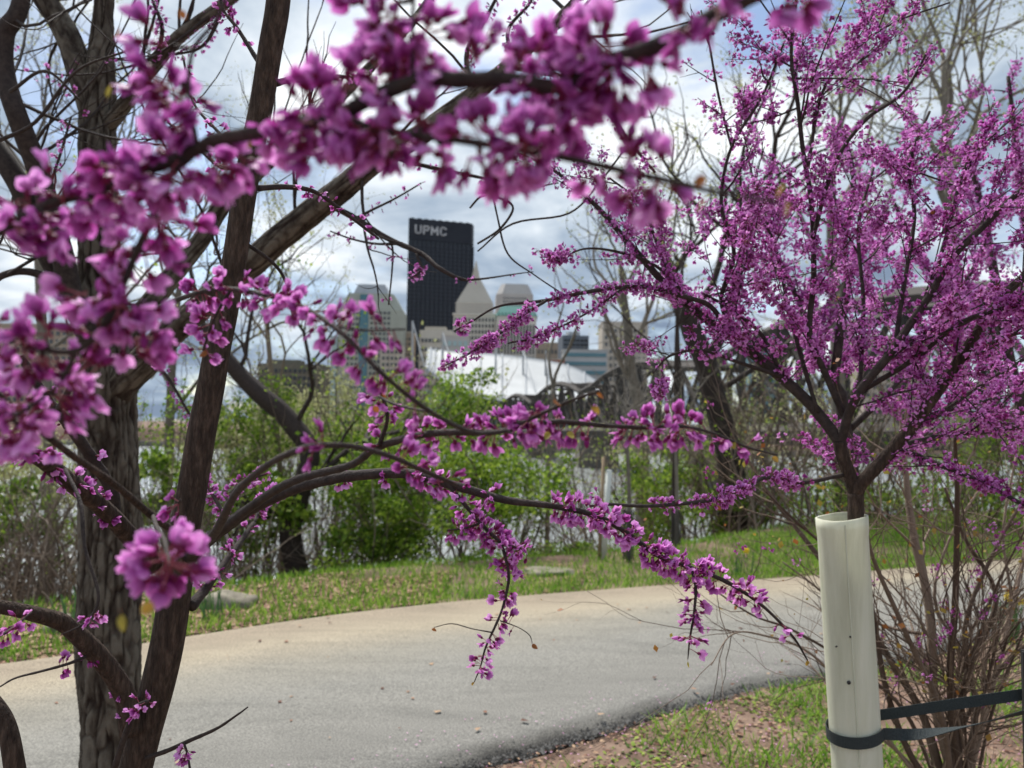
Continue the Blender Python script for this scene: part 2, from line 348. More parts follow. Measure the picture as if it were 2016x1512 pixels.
class Bld:
    """a building set up in local axes: x along its front, y into depth, z up; front-left corner seen at pixel column px0, distance D"""
    def __init__(s, name, label, px0, px1, pytop, D, yaw=0.0, base=3.0, group='buildings of the skyline'):
        a, b = P(px0, pytop, D), P(px1, pytop, D)
        s.w = (b[0] - a[0]) / max(math.cos(yaw), 0.3); s.D = D
        yy = a[1]; s.h = 0.5 * (a[2] + b[2]) - base; s.base = base
        s.o = thing(name, label, 'building', (a[0], yy, base), group); s.o.rotation_euler = (0, 0, yaw)
        s.M = Matrix.Translation((a[0], yy, base)) @ Matrix.Rotation(yaw, 4, 'Z')
        bpy.context.view_layer.update(); s.cache = {}
    def part(s, name, mb, mat, parent=None, label=None):
        o = bpy.data.objects.new(name, mb.mesh(name, mat, False)); COL.objects.link(o); o.parent = s.o if parent is None else parent
        if label: o['label'] = label
        return o
    def box(s, name, x0, x1, y0, y1, z0, z1, mat, parent=None):
        return s.part(name, MB().add(box_v(x0, x1, y0, y1, z0, z1), [(BOXF, 0)]), mat, parent)
    def prism(s, name, poly, z0, z1, mat, top=None, parent=None):
        return s.part(name, MB().add(prism_v(poly, z0, z1, top), prism_f(len(poly))), mat, parent)
    def cell(s, name, w, t, h, mat, loc, rz=0.0, parent=None):
        key = (name, round(w, 3), round(h, 3), mat.name)
        if key not in s.cache:
            s.cache[key] = MB().add(box_v(-w / 2, w / 2, -t / 2, t / 2, 0, h), [(BOXF, 0)]).mesh(name, mat, False)
        o = bpy.data.objects.new(name, s.cache[key]); COL.objects.link(o); o.parent = s.o if parent is None else parent
        o.location = loc; o.rotation_euler = (0, 0, rz); return o
    def grid(s, x0, x1, z0, z1, nx, nz, mat, y=0.0, fw=0.55, fh=0.6, name='window', t=0.6):
        dx, dz = (x1 - x0) / nx, (z1 - z0) / nz
        for a in range(nx):
            for b in range(nz): s.cell(name, dx * fw, t, dz * fh, mat, (x0 + dx * (a + 0.5), y - t * 0.2, z0 + dz * (b + (1 - fh) / 2)))
    def side(s, x, y0, y1, z0, z1, ny, nz, mat, fw=0.55, fh=0.6, t=0.6, name='window'):
        dy, dz = (y1 - y0) / ny, (z1 - z0) / nz
        for a in range(ny):
            for b in range(nz): s.cell(name, dy * fw, t, dz * fh, mat, (x + t * 0.2, y0 + dy * (a + 0.5), z0 + dz * (b + (1 - fh) / 2)), math.pi / 2)

# tall black tower with the white letters
t = Bld('office_tower', 'tall black steel tower with white letters along its roofline', 806, 926, 433, 950, math.radians(16), group=None)
w, h = t.w, t.h
poly = [(0, 0), (w, 0), (w + 4.5, 9), (w + 9, 70), (w * 0.6, 88), (24, 62)]
t.prism('tower_core', poly, 0, h, B_GLASSD)
t.prism('crown_band', [(-0.9, -1.2), (w + .6, -1.2), (w + 5.4, 8.6), (w + 10, 70.5), (w * 0.6, 89.2), (24, 62.5)], h - 24, h + 1.5, B_BLACK)
nf = 46
for k in range(nf):
    z = 3 + k * (h - 30) / nf
    if k in (14, 15, 30): continue
    t.cell('spandrel', w, 1.0, (h - 30) / nf * 0.42, B_BLACK2, (w / 2, -0.25, z))
for k in range(15): t.cell('column', 1.5, 2.0, h - 25, B_BLACK, (w * k / 14, -0.7, 0))
for k in range(5): t.cell('side_column', 1.5, 2.0, h - 25, B_BLACK, (w + 4.5 + 4.5 * k / 4 + 0.5, 9 + 61 * k / 4, 0), math.radians(86))
def letter(bars, x, z, s, th):
    m = MB()
    for (xa, za, xb, zb) in bars:
        a = np.array((x + xa * s, -2.0, z + za * s)); b = np.array((x + xb * s, -2.0, z + zb * s)); d = nrm(b - a); n_ = np.array((-d[2], 0, d[0])) * th / 2
        a = a - d * th / 2; b = b + d * th / 2; q = np.array((0, 1.0, 0))
        m.add([a - n_, b - n_, b + n_, a + n_, a - n_ + q, b - n_ + q, b + n_ + q, a + n_ + q], [(BOXF, 0)])
    t.part('sign_letter', m, B_SIGN)
Ls = 9.0; zx = h - 16; x0 = w * 0.10
letter([(0, 1, 0, .2), (0, .2, .2, 0), (.2, 0, .5, 0), (.5, 0, .7, .2), (.7, .2, .7, 1)], x0, zx, Ls, 1.9)
letter([(0, 0, 0, 1), (0, 1, .5, 1), (.5, 1, .68, .8), (.68, .8, .5, .48), (.5, .48, 0, .48)], x0 + 10, zx, Ls, 1.9)
letter([(0, 0, 0, 1), (0, 1, .4, .3), (.4, .3, .8, 1), (.8, 1, .8, 0)], x0 + 19.5, zx, Ls, 1.9)
letter([(.7, .85, .5, 1), (.5, 1, .2, 1), (.2, 1, 0, .8), (0, .8, 0, .2), (0, .2, .2, 0), (.2, 0, .5, 0), (.5, 0, .7, .15)], x0 + 30.5, zx, Ls, 1.9)
for k in range(9): t.cell('roof_railing', 5, 0.5, 1.6, B_BLACK, (w * (k + .5) / 9, 2, h + 1.5))

# green-grey tower with chamfered shoulders and a blue glass strip
t = Bld('office_tower', 'green grey tower with sloped shoulders and a blue glass strip', 663, 792, 576, 560, 0.03)
w, h = t.w, t.h; c = w * 0.16
oct_ = lambda g: [(c - g * .0 + g, g), (w - c - g, g), (w - g, c + g), (w - g, 32 - g), (g, 32 - g), (g, c + g)]
t.prism('tower_body', oct_(0), 0, h * 0.88, B_GREENSTONE)
t.prism('sloped_shoulder', oct_(0), h * 0.88, h * 1.0, B_GREENSTONE, top=[(c + 1, 2), (w - c - 1, 2), (w - c * .9, c), (w - c * .9, 28), (c * .9, 28), (c * .9, c)])
t.prism('roof_cap', [(c * 1.5, 4), (w - c * 1.4, 4), (w - c * 1.1, 26), (c * 1.3, 26)], h, h * 1.075, B_ROOFGREY, top=[(c * 1.9, 6), (w - c * 1.8, 6), (w - c * 1.8, 22), (c * 1.9, 22)])
t.box('glass_strip', w * .36, w * .49, -0.5, 1, 0, h * 0.985, B_TEAL)
t.box('low_wing', -w * .09, -0.05, 6, 30, 0, h * 0.68, B_PALEGREEN)
t.box('right_wing', w * .70, w * 1.06, -6, -0.3, 0, h * 0.60, B_BEIGE)
t.grid(c + .3, w * .35, 2, h * .87, 3, 20, B_WIN, 0, .6, .5)
t.grid(w * .51, w - c - .3, h * .60, h * .87, 5, 7, B_WIN, 0, .6, .5)
t.grid(w * .51, w * .69, 2, h * .60, 3, 13, B_WIN, 0, .6, .5)
t.grid(w * .72, w * 1.04, 2, h * .58, 5, 12, B_WIN, -6, .6, .5)

# slim stone tower with a pyramid top
t = Bld('office_tower', 'slim beige stone tower with a steep pyramid roof and spire tip', 893, 974, 622, 640, 0.0)
w, h = t.w, t.h
t.box('tower_body', 0, w, 0, w, 0, h, B_GREY)
q = [(0, 0), (w, 0), (w, w), (0, w)]; s1 = w * .06; s2 = w * .40
t.prism('stepped_shaft', [(s1, s1), (w - s1, s1), (w - s1, w - s1), (s1, w - s1)], h, h * 1.12, B_GREY)
t.prism('pyramid_roof', [(s1 - .4, s1 - .4), (w - s1 + .4, s1 - .4), (w - s1 + .4, w - s1 + .4), (s1 - .4, w - s1 + .4)], h * 1.12, h * 1.37, B_BEIGE, top=[(s2, s2), (w - s2, s2), (w - s2, w - s2), (s2, w - s2)])
t.prism('spire', [(s2, s2), (w - s2, s2), (w - s2, w - s2), (s2, w - s2)], h * 1.37, h * 1.53, B_BEIGE, top=[(w * .49, w * .49), (w * .51, w * .49), (w * .51, w * .51), (w * .49, w * .51)])
for k in range(5): t.cell('stone_band', w - 2 * s1 + 1.2, .8, .9, B_LIME, (w / 2, s1 - .3, h * 1.02 + k * h * .022))

# limestone block with a grid of dark windows, in front of the pyramid tower
t = Bld('office_block', 'pale limestone block with rows of small dark windows', 893, 976, 621, 520, math.radians(-3))
w, h = t.w, t.h
t.box('block_body', 0, w, 0, 24, 0, h, B_LIME); t.box('cornice', -.6, w + .6, -.8, 24.6, h, h + 1.4, B_LIME)
t.grid(.5, w * .98, h * .14, h * .985, 12, 16, B_GLASSD, 0, .5, .58)

# grey chamfered tower behind
t = Bld('office_tower', 'grey tower with a chamfered flat top behind the copper roof', 977, 1051, 578, 760, 0.05)
w, h = t.w, t.h
t.prism('tower_body', [(0, 6), (6, 0), (w - 6, 0), (w, 6), (w, 40), (0, 40)], 0, h, B_GREY)
t.prism('chamfered_top', [(0, 6), (6, 0), (w - 6, 0), (w, 6), (w, 40), (0, 40)], h, h * 1.08, B_GREY, top=[(5, 9), (9, 5), (w - 9, 5), (w - 5, 9), (w - 5, 36), (5, 36)])
t.grid(6.5, w - 6.5, h * .5, h * .98, 9, 18, B_WIN, 0, .5, .5)

# copper-roofed block with vertical slots
t = Bld('office_block', 'cream block with tall window slots under a green copper roof', 978, 1056, 622, 500, 0.0)
w, h = t.w, t.h
t.box('block_body', 0, w, 0, 24, 0, h, B_LIME)
t.prism('copper_roof', [(-.8, -.8), (w + .8, -.8), (w + .8, 24.8), (-.8, 24.8)], h, h * 1.10, B_COPPER, top=[(w * .12, 5), (w * .88, 5), (w * .88, 19), (w * .12, 19)])
t.grid(.6, w - .6, h * .10, h * .93, 12, 3, B_GLASSD, 0, .45, .94, 'window_slot')
for k in range(11): t.cell('dormer', 1.0, 1.6, 2.2, B_COPPER, (1.2 + k * (w - 2.4) / 10, .2, h))

# small block with green tinted windows
t = Bld('office_block', 'low grey block with rows of wide green tinted windows', 868, 924, 661, 470, 0.0)
w, h = t.w, t.h
t.box('block_body', 0, w, 0, 18, 0, h, B_GREY); t.box('parapet', -.3, w + .3, -.3, 18.3, h, h + .9, B_LIME)
t.grid(.6, w - .6, h * .2, h * .97, 5, 7, B_PALEGREEN, 0, .66, .5)
# low cream hall left of it
t = Bld('office_block', 'cream low block at the foot of the black tower', 826, 890, 650, 600, 0.0)
w, h = t.w, t.h
t.box('block_body', 0, w, 0, 20, 0, h, B_LIME); t.box('roof_box', w * .15, w * .8, 3, 15, h, h + 3, B_BEIGE); t.grid(1, w - 1, h * .2, h * .94, 8, 8, B_WIN, 0, .7, .4)
t = Bld('office_block', 'tan slab beside the green grey tower', 786, 812, 655, 590, 0.0)
w, h = t.w, t.h
t.box('block_body', 0, w, 0, 20, 0, h, B_TAN); t.box('parapet', -.3, w + .3, -.3, 20.3, h, h + .9, B_BEIGE); t.grid(.6, w - .6, h * .1, h * .96, 3, 16, B_WIN, 0, .5, .5)
# right-hand group
t = Bld('office_block', 'dark blue grey block above the white banded building', 1108, 1160, 660, 560, 0.1)
w, h = t.w, t.h
t.box('block_body', 0, w, 0, 22, 0, h, bmat('blue_grey_panel', (0.10, 0.125, 0.16), (0.15, 0.175, 0.21))); t.box('roof_box', w * .25, w * .7, 4, 15, h, h + 3, B_ROOFGREY); t.grid(.6, w - .6, h * .6, h * .97, 6, 8, B_GLASSD, 0, .8, .5)
t = Bld('office_block', 'white block with blue horizontal window bands', 1109, 1196, 690, 480, 0.0)
w, h = t.w, t.h
t.box('block_body', 0, w, 0, 18, 0, h, B_WHITE); t.box('parapet', -.3, w + .3, -.3, 18.3, h, h + .7, B_WHITE)
for k in range(9): t.cell('window_band', w * .94, .6, h / 9 * .42, B_TEAL, (w / 2, -.15, h * (k + .3) / 9))
t = Bld('apartment_block', 'beige square block behind the bare trees near the bridge', 1186, 1276, 636, 520, 0.0)
w, h = t.w, t.h
t.box('block_body', 0, w, 0, 24, 0, h, B_BEIGE); t.box('parapet', -.4, w + .4, -.4, 24.4, h, h + 1, B_LIME); t.grid(1, w - 1, h * .06, h * .96, 9, 14, B_WIN, 0, .5, .5)
t = Bld('office_block', 'long low tan block right of the copper roof', 1050, 1112, 676, 600, 0.0)
w, h = t.w, t.h
t.box('block_body', 0, w, 0, 20, 0, h, B_TAN); t.box('parapet', -.3, w + .3, -.3, 20.3, h, h + .8, B_BEIGE); t.grid(.6, w - .6, h * .2, h * .95, 9, 8, B_WIN, 0, .5, .5)
t = Bld('warehouse', 'red brick strip of wall above the white hall roof', 1060, 1112, 708, 470, 0.0)
w, h = t.w, t.h
t.box('block_body', 0, w, 0, 12, 0, h, B_RED); t.box('parapet', -.3, w + .3, -.3, 12.3, h, h + .6, B_BEIGE)
t = Bld('apartment_block', 'dark olive block seen low beside the brown tree trunk', 508, 636, 716, 430, 0.0)
w, h = t.w, t.h
t.box('block_body', 0, w, 0, 18, 0, h, B_OLIVE); t.box('roof_box', w * .1, w * .62, 3, 14, h, h + 2.4, B_OLIVE); t.grid(1, w - 1, h * .15, h * .94, 13, 7, B_GLASSD, 0, .55, .5)
t = Bld('office_tower', 'dark blue glass block half hidden behind the pink crown', 1478, 1540, 662, 520, 0.0)
w, h = t.w, t.h
t.box('block_body', 0, w, 0, 20, 0, h, B_TEAL); t.box('roof_box', w * .2, w * .7, 3, 14, h, h + 2.5, B_ROOFGREY); t.grid(.6, w - .6, h * .1, h * .97, 7, 12, B_GLASSD, 0, .8, .6)
t = Bld('apartment_block', 'pale block glimpsed between the limbs of the guarded tree', 1700, 1830, 662, 470, 0.0)
w, h = t.w, t.h
t.box('block_body', 0, w, 0, 20, 0, h, B_BEIGE); t.box('parapet', -.3, w + .3, -.3, 20.3, h, h + .8, B_LIME); t.grid(.6, w - .6, h * .1, h * .96, 10, 10, B_WIN, 0, .5, .5)
t = Bld('apartment_block', 'brown brick block behind the rough bark tree', -10, 150, 640, 400, 0.0)
w, h = t.w, t.h
t.box('block_body', 0, w, 0, 20, 0, h, B_TAN); t.box('parapet', -.3, w + .3, -.3, 20.3, h, h + .8, B_BEIGE); t.grid(.6, w - .6, h * .1, h * .96, 12, 10, B_WIN, 0, .5, .5)

# hall with a swooping white roof on the far bank
D0 = 330.0
hall = thing('exhibition_hall', 'low hall with a swooping white roof and masts on the far bank', 'building', P(1010, 870, D0) * (1, 1, 0) + (0, 0, 3.0))
def hall_part(name, m, mat, smooth=False, parent=None):
    o = bpy.data.objects.new(name, m.mesh(name, mat, smooth)); COL.objects.link(o); o.parent = parent or hall
    bpy.context.view_layer.update(); o.matrix_parent_inverse = (parent or hall).matrix_world.inverted(); return o
topc = spline(np.array([(842, 684, 410), (862, 688, 410), (890, 691, 405), (960, 695, 400), (1050, 705, 395), (1130, 722, 390), (1188, 758, 385)]), 6)
botc = spline(np.array([(836, 722, 340), (856, 738, 340), (890, 758, 335), (960, 780, 330), (1050, 788, 325), (1130, 790, 320), (1186, 782, 318)]), 6)
n = len(topc); mrow = 12; top = np.array([P(*c) for c in topc]); bot = np.array([P(*c) for c in botc])
def roofpt(i_, v): 
    p = top[i_] * (1 - v) + bot[i_] * v; p = p.copy(); p[2] -= 2.6 * math.sin(math.pi * v); return p
m = MB(); V = [roofpt(i_, v / (mrow - 1)) for i_ in range(n) for v in range(mrow)]; V2 = [p - (0, 0, 1.2) for p in V]
i = np.arange(n - 1)[:, None] * mrow + np.arange(mrow - 1)[None]; q = np.stack([i, i + mrow, i + mrow + 1, i + 1], -1).reshape(-1, 4)
rim = []
for a in range(n - 1): rim += [(a * mrow, (a + 1) * mrow, (a + 1) * mrow + n * mrow, a * mrow + n * mrow), (a * mrow + mrow - 1, (a + 1) * mrow + mrow - 1, (a + 1) * mrow + mrow - 1 + n * mrow, a * mrow + mrow - 1 + n * mrow)]
m.add(np.array(V + V2), [(q, 0), (q + n * mrow, 0), (np.array(rim), 0)]); hall_part('roof', m, B_WHITE, True)
for k in range(2, n, 3):
    m = MB(); tube(m, [roofpt(k, v) + (0, 0, .35) for v in np.linspace(0, 1, 10)], 0.35, 4); hall_part('roof_rib', m, B_ROOFGREY)
for px, py0, py1 in [(812, 632, 800), (872, 655, 800), (976, 672, 800), (1030, 690, 800), (1074, 690, 800)]:
    m = MB(); tube(m, [P(px, py1, 372), P(px, py0, 372)], [0.7, 0.45], 6); hall_part('mast', m, B_WHITE)
for a, b in [((812, 632, 372), (846, 760, 345)), ((872, 655, 372), (905, 770, 340)), ((1030, 690, 372), (1060, 790, 335))]:
    m = MB(); tube(m, [P(*a), P(*b)], 0.3, 4); hall_part('stay_cable', m, B_WHITE)
a, b = P(838, 830, 352), P(1186, 830, 352)
m = MB(); m.add(box_v(a[0], b[0], a[1], a[1] + 40, 3, P(900, 768, 352)[2]), [(BOXF, 0)]); hall_part('glass_wall', m, B_PALEGREEN)
for k in range(16):
    x = a[0] + (b[0] - a[0]) * k / 15; m = MB(); m.add(box_v(x - .3, x + .3, a[1] - .8, a[1] - .1, 3, P(900, 772, 352)[2]), [(BOXF, 0)]); hall_part('mullion', m, B_WHITE)
for px in (890, 960, 1020, 1060, 1110, 1150):
    m = MB(); p0, p1 = P(px, 868, 322), P(px + 9, 786, 322); tube(m, [p0 * (1, 1, 0) + (0, 0, 2.5), p1], 0.6, 6); hall_part('strut', m, B_WHITE)
# dark arched canopy in front of the hall
can = thing('canopy_hall', 'dark arched canopy roof below the white hall roof', 'building', P(945, 872, 300) * (1, 1, 0) + (0, 0, 3))
xs_ = np.linspace(888, 1000, 14); V = []
for dd in (300, 325):
    for x in xs_:
        uu = (x - 888) / 112; V.append(P(x * 1.0, 812 - 26 * math.sin(math.pi * uu) ** .8, dd))
    for x in xs_: uu = (x - 888) / 112; V.append(P(x, 826, dd))
V = np.array(V); k = 14; F = []
for j in range(k - 1):
    F += [(j, j + 1, k + j + 1, k + j), (2 * k + j, 2 * k + j + 1, 3 * k + j + 1, 3 * k + j), (j, j + 1, 2 * k + j + 1, 2 * k + j), (k + j, k + j + 1, 3 * k + j + 1, 3 * k + j)]
m = MB().add(V, [(F, 0)]); o = m.build('canopy_roof', B_BLACK2, None); o.parent = can; bpy.context.view_layer.update(); o.matrix_parent_inverse = can.matrix_world.inverted()
for x in (892, 915, 945, 972, 996):
    m = MB(); p = P(x, 824, 302); tube(m, [p * (1, 1, 0) + (0, 0, 2.8), p], 0.5, 6); o = m.build('canopy_post', B_BLACK2, None); o.parent = can; o.matrix_parent_inverse = can.matrix_world.inverted()

# railway truss bridge running from the far bank towards the right
A0 = P(1000, 850, 262); B0 = np.array((34.0, 40.0, 0)); ax = np.array((B0[0] - A0[0], B0[1] - A0[1], 0)); Lb = np.linalg.norm(ax); ax /= Lb; lat = np.array((ax[1], -ax[0], 0))
br = thing('truss_bridge', 'dark steel truss railway bridge crossing the river behind the trees', 'bridge', (A0[0], A0[1], -5))
bpy.context.view_layer.update()
def bpart(name, m, mat=None):
    o = m.build(name, mat or B_STEELB, None, False); o.parent = br; o.matrix_parent_inverse = br.matrix_world.inverted()
ZD, ZT, NP = 2.0, 8.6, 26; LAT = 3.2
def zt(k): return ZT + 3.6 * abs(math.sin(math.pi * (k - .5) / 6.4)) ** .8
def beam(p, q, r, name):
    m = MB(); tube(m, [p, q], r, 4); bpart(name, m)
for sgn in (-1, 1):
    o_ = np.array((A0[0], A0[1], 0)) + lat * LAT * sgn
    pt = lambda k, z: o_ + ax * (Lb * k / NP) + np.array((0, 0, z))
    beam(pt(0, ZD), pt(NP, ZD), .75, 'bottom_chord')
    for k in range(NP): beam(pt(k, zt(k)), pt(k + 1, zt(k + 1)), .6, 'top_chord')
    for k in range(NP + 1): beam(pt(k, ZD), pt(k, zt(k)), .40, 'vertical')
    for k in range(NP): beam(pt(k, ZD if k % 2 else zt(k)), pt(k + 1, zt(k + 1) if k % 2 else ZD), .36, 'diagonal')
    for k in range(NP): beam(pt(k, zt(k) if k % 2 else ZD), pt(k + 1, ZD if k % 2 else zt(k + 1)), .22, 'brace')
o_ = np.array((A0[0], A0[1], 0))
for k in range(0, NP + 1): beam(o_ + ax * (Lb * k / NP) - lat * LAT + (0, 0, zt(k)), o_ + ax * (Lb * k / NP) + lat * LAT + (0, 0, zt(k)), .3, 'cross_beam')
m = MB(); e = [o_ + ax * s_ + lat * LAT * q_ + (0, 0, z_) for z_ in (ZD - 1.3, ZD - .25) for s_, q_ in ((-4, -1), (Lb, -1), (Lb, 1), (-4, 1))]
m.add(np.array(e), [(BOXF, 0)]); bpart('deck', m)
for k in (0.5, 6.5, 13, 19.5):
    c_ = o_ + ax * (Lb * k / NP); q = [c_ + ax * a_ * 1.6 + lat * b_ * 4.2 for a_, b_ in ((-1, -1), (1, -1), (1, 1), (-1, 1))]
    m = MB(); m.add(np.array([(p[0], p[1], -7) for p in q] + [((p - c_)[0] * .85 + c_[0], (p - c_)[1] * .85 + c_[1], ZD - 1.35) for p in q]), [(BOXF, 0)]); bpart('pier', m, B_STONE)
# stone river wall of the far bank
wl = thing('river_wall', 'long grey stone wall along the far river bank', 'wall', (0, SHORE, -5)); bpy.context.view_layer.update()
for k in range(24):
    x0 = -240 + k * 20; m = MB().add(box_v(x0 + .1, x0 + 19.9, SHORE - 3 + (k % 2) * .15, SHORE + 1, -6, -3.4 + .1 * (k % 3)), [(BOXF, 0)]); o = m.build('wall_panel', B_STONE, None, False); o.parent = wl; o.matrix_parent_inverse = wl.matrix_world.inverted()

# ------------------------------------------------------------------ plant helpers
LEAFQ = (np.array([(-.5, 0, 0), (0, .35, .06), (.5, 0, 0), (0, -.35, .06)]) * np.array((1, 1, 1)), [(np.array([(0, 1, 2, 3)]), 0)])
def leaf_cloud(mb, pts, size, var=0.65):
    k = len(pts)
    if not k: return
    M3 = rand_rot(k) * (size * (1 + var * (rng.random(k) * 2 - 1)))[:, None, None]
    mb.many(LEAFQ, M3, np.asarray(pts))
def twig(mb, p, d, length, r, level, tips, upb=0.15, sides=4, fork=(2, 4), crook=0.22, shrink=0.62, seg=5, spread=0.75, thin=0.6):
    """recursive branching; tips collects end and along points of the last levels"""
    pts = [np.array(p, float)]; dd = nrm(np.array(d, float)); n = seg
    for k in range(n):
        dd = nrm(dd + rng.normal(size=3) * crook + np.array((0, 0, upb)) * 0.35); pts.append(pts[-1] + dd * length / n)
    rr = np.linspace(r, r * thin if level else r * 0.35, n + 1)
    tube(mb, pts, rr, sides, cap=False)
    if level == 0: tips.extend(pts[2:]); return
    for k in range(rng.integers(*fork)):
        j = int(rng.integers(max(1, n // 3), n + 1)); base = pts[j]; ax_ = nrm(pts[j] - pts[j - 1])
        nd = nrm(ax_ + rng.normal(size=3) * spread * np.array((1, 1, .8)))
        twig(mb, base, nd, length * shrink * (0.7 + 0.6 * rng.random()), rr[j] * 0.66, level - 1, tips, upb, 3 if level < 2 else sides, fork, crook, shrink, seg, spread, thin)
    twig(mb, pts[-1], nrm(pts[-1] - pts[-2]), length * shrink, rr[-1], level - 1, tips, upb, 3 if level < 2 else sides, fork, crook, shrink, seg, spread, thin)
def on_ground(px, D):
    p = P(px, 900, D); return np.array((p[0], p[1], gz(p[0], p[1])))
def bush(label, px, py, wpx, hpx, D, nleaf, size, mat, name='bush', cat='bush', stems=5, clumps=26, group=None, bark=None):
    c = P(px, py, D); rx, rz = wpx / 2 * D / FPX, hpx / 2 * D / FPX; b = np.array((c[0], c[1], gz(c[0], c[1]) - .05))
    t = thing(name, label, cat, b, group); bpy.context.view_layer.update()
    cc = rng.normal(size=(clumps, 3)); cc /= np.linalg.norm(cc, axis=1)[:, None]; cc *= rng.random((clumps, 1)) ** 0.45
    rc = rng.uniform(.16, .36, clumps); pick = rng.integers(0, clumps, nleaf)
    off = rng.normal(size=(nleaf, 3)); off /= np.linalg.norm(off, axis=1)[:, None]; off *= (rng.random((nleaf, 1)) ** .4) * rc[pick][:, None]
    pts = c + (cc[pick] + off) * np.array((rx, rx * .8, rz))
    ok = pts[:, 2] > terrain(pts[:, 0], pts[:, 1]) + .03
    m = MB(); leaf_cloud(m, pts[ok], size); o = m.build('foliage', mat, None, True); o.parent = t; o.matrix_parent_inverse = t.matrix_world.inverted()
    for k in range(stems):
        m = MB(); tips = []; a = b + np.array((rng.normal() * rx * .25, rng.normal() * rx * .2, 0)); tgt = c + cc[k % clumps] * np.array((rx, rx * .8, rz)) * .9
        S = spline(np.array([a, a * .5 + tgt * .5 + rng.normal(size=3) * .12 * rx, tgt]), 5); tube(m, S, np.linspace(.016, .006, len(S)) * D / 9, 4, cap=False)
        for q in range(6):
            j = rng.integers(3, len(S)); twig(m, S[j], nrm(S[j] - S[j - 1]) + rng.normal(size=3) * .6, rx * .7, .006 * D / 9, 1, tips)
        o = m.build('stem', bark or M_BRUSH, None, True); o.parent = t; o.matrix_parent_inverse = t.matrix_world.inverted()
    return t
def attach(o, t): o.parent = t; o.matrix_parent_inverse = Matrix.Translation(-t.location); return o
def mid_tree(label, K, D, limbs, levels, tiplen, mat_bark, mat_leaf, nleaf, lsize, name='bare_tree', cat='tree', group=None, fork=(2, 4), upb=.2, crown='crown', spread=.75):
    """K: trunk rows (px,py,w); limbs: list of (row index fraction, dx,dy px, length px, w)"""
    Kd = np.array([(x, y, w, D) for x, y, w in K], float); pts, rad = chain(Kd, 6, 0.25)
    b = pts[0]; g = gz(b[0], b[1])
    if b[2] > g: pts = np.vstack([[b[0], b[1], g - .1], pts]); rad = np.r_[rad[0] * 1.15, rad]
    t = thing(name, label, cat, (b[0], b[1], g), group)
    m = MB(); tube(m, pts, rad, 8); attach(m.build('trunk', mat_bark), t)
    m = MB(); tips = []; s = D / FPX
    for fr, dx_, dy_, ln, w_ in limbs:
        j = min(int(fr * (len(pts) - 1)), len(pts) - 1); d = nrm(P(1008 + dx_, 756 - dy_, 1) - P(1008, 756, 1) + np.array((0, rng.normal() * 30 / FPX, 0)))
        twig(m, pts[j], d, ln * s, w_ / 2 * s, levels, tips, upb, 5, fork, .2, .66, 5, spread)
    attach(m.build(crown, mat_bark), t)
    if nleaf and tips:
        tp = np.array(tips); q = tp[rng.integers(0, len(tp), nleaf)] + rng.normal(size=(nleaf, 3)) * .055 * D / 10
        m = MB(); leaf_cloud(m, q, lsize); attach(m.build('leaves', mat_leaf), t)
    return t

# ------------------------------------------------------------------ bank vegetation
bush('broad fresh green bush in the middle of the bank', 900, 985, 420, 330, 10.5, 9000, .055, M_GREEN)
bush('bright yellow green bush below the white hall roof', 880, 830, 330, 210, 13.0, 5200, .06, M_GREEN)
bush('low green bush at the verge left of centre', 720, 1030, 300, 240, 10.0, 5200, .05, M_GREEN)
bush('green bush beside the dark leaning trunk', 520, 860, 230, 260, 12.5, 3000, .055, M_GREEN)
bush('tall thin green bush above the river behind the twigs', 680, 830, 300, 240, 15.0, 3200, .06, M_PALE)
bush('green bush behind the mesh guarded sapling', 1290, 985, 220, 190, 14.0, 3800, .055, M_GREEN)
bush('green bush under the big leaning tree on the right', 1440, 975, 220, 160, 15.0, 3600, .055, M_GREEN)
bush('dark green ground bush behind the plastic tube', 1780, 985, 620, 150, 14.5, 8500, .05, M_GREEN, clumps=50)
bush('thin green bush behind the two trunks on the left', 330, 880, 240, 260, 11.0, 1800, .05, M_GREEN)
bush('sparse pale bush at the left edge above the water', 60, 960, 260, 240, 11.0, 1500, .05, M_PALE)
bush('small round green bush at the far verge below the post', 1130, 1095, 200, 70, 10.2, 2600, .035, M_GREEN, clumps=18)

bush('yellow green leafy mass on the bank left of the hall', 760, 905, 330, 220, 12.0, 6500, .055, M_GREEN, clumps=40)
bush('deep green bush in front of the river in the middle', 1010, 960, 220, 240, 11.5, 5200, .05, M_GREEN, clumps=34)
bush('olive bush between the smooth trunk and the dark stump', 480, 960, 230, 230, 12.0, 2800, .05, M_GREEN)
bush('olive budding bush high on the bank at left of centre', 590, 840, 300, 150, 16.0, 3600, .06, M_PALE, clumps=40)
bush('loose green bush over the water right of the white post', 1370, 930, 260, 150, 17.0, 3000, .055, M_GREEN)
bush('brownish budding bush under the beige square block', 1250, 880, 300, 110, 20.0, 1300, .06, M_PALE, clumps=44)
bush('grey green budding bush behind the big leaning trunk', 1480, 830, 330, 240, 19.0, 3600, .06, M_PALE, clumps=44)
bush('green foliage bank right of the shrub', 1930, 920, 300, 200, 13.5, 4200, .05, M_GREEN, clumps=36)
bush('dense green bush behind the gap between the left trunks', 340, 985, 230, 190, 10.0, 2600, .065, M_GREEN, clumps=24)
bush('dull green bush low at the left edge', 40, 1040, 230, 200, 9.6, 2200, .06, M_GREEN, clumps=24)
bush('olive green bush right of the smooth trunk above the rock', 520, 1010, 200, 200, 10.4, 2600, .065, M_GREEN, clumps=24)
bush('pale olive bush high behind the smooth trunk', 470, 880, 260, 160, 14.0, 2400, .075, M_PALE, clumps=24)
bush('pale olive bush at the left edge over the water', 60, 920, 280, 150, 13.0, 2200, .075, M_PALE, clumps=24)
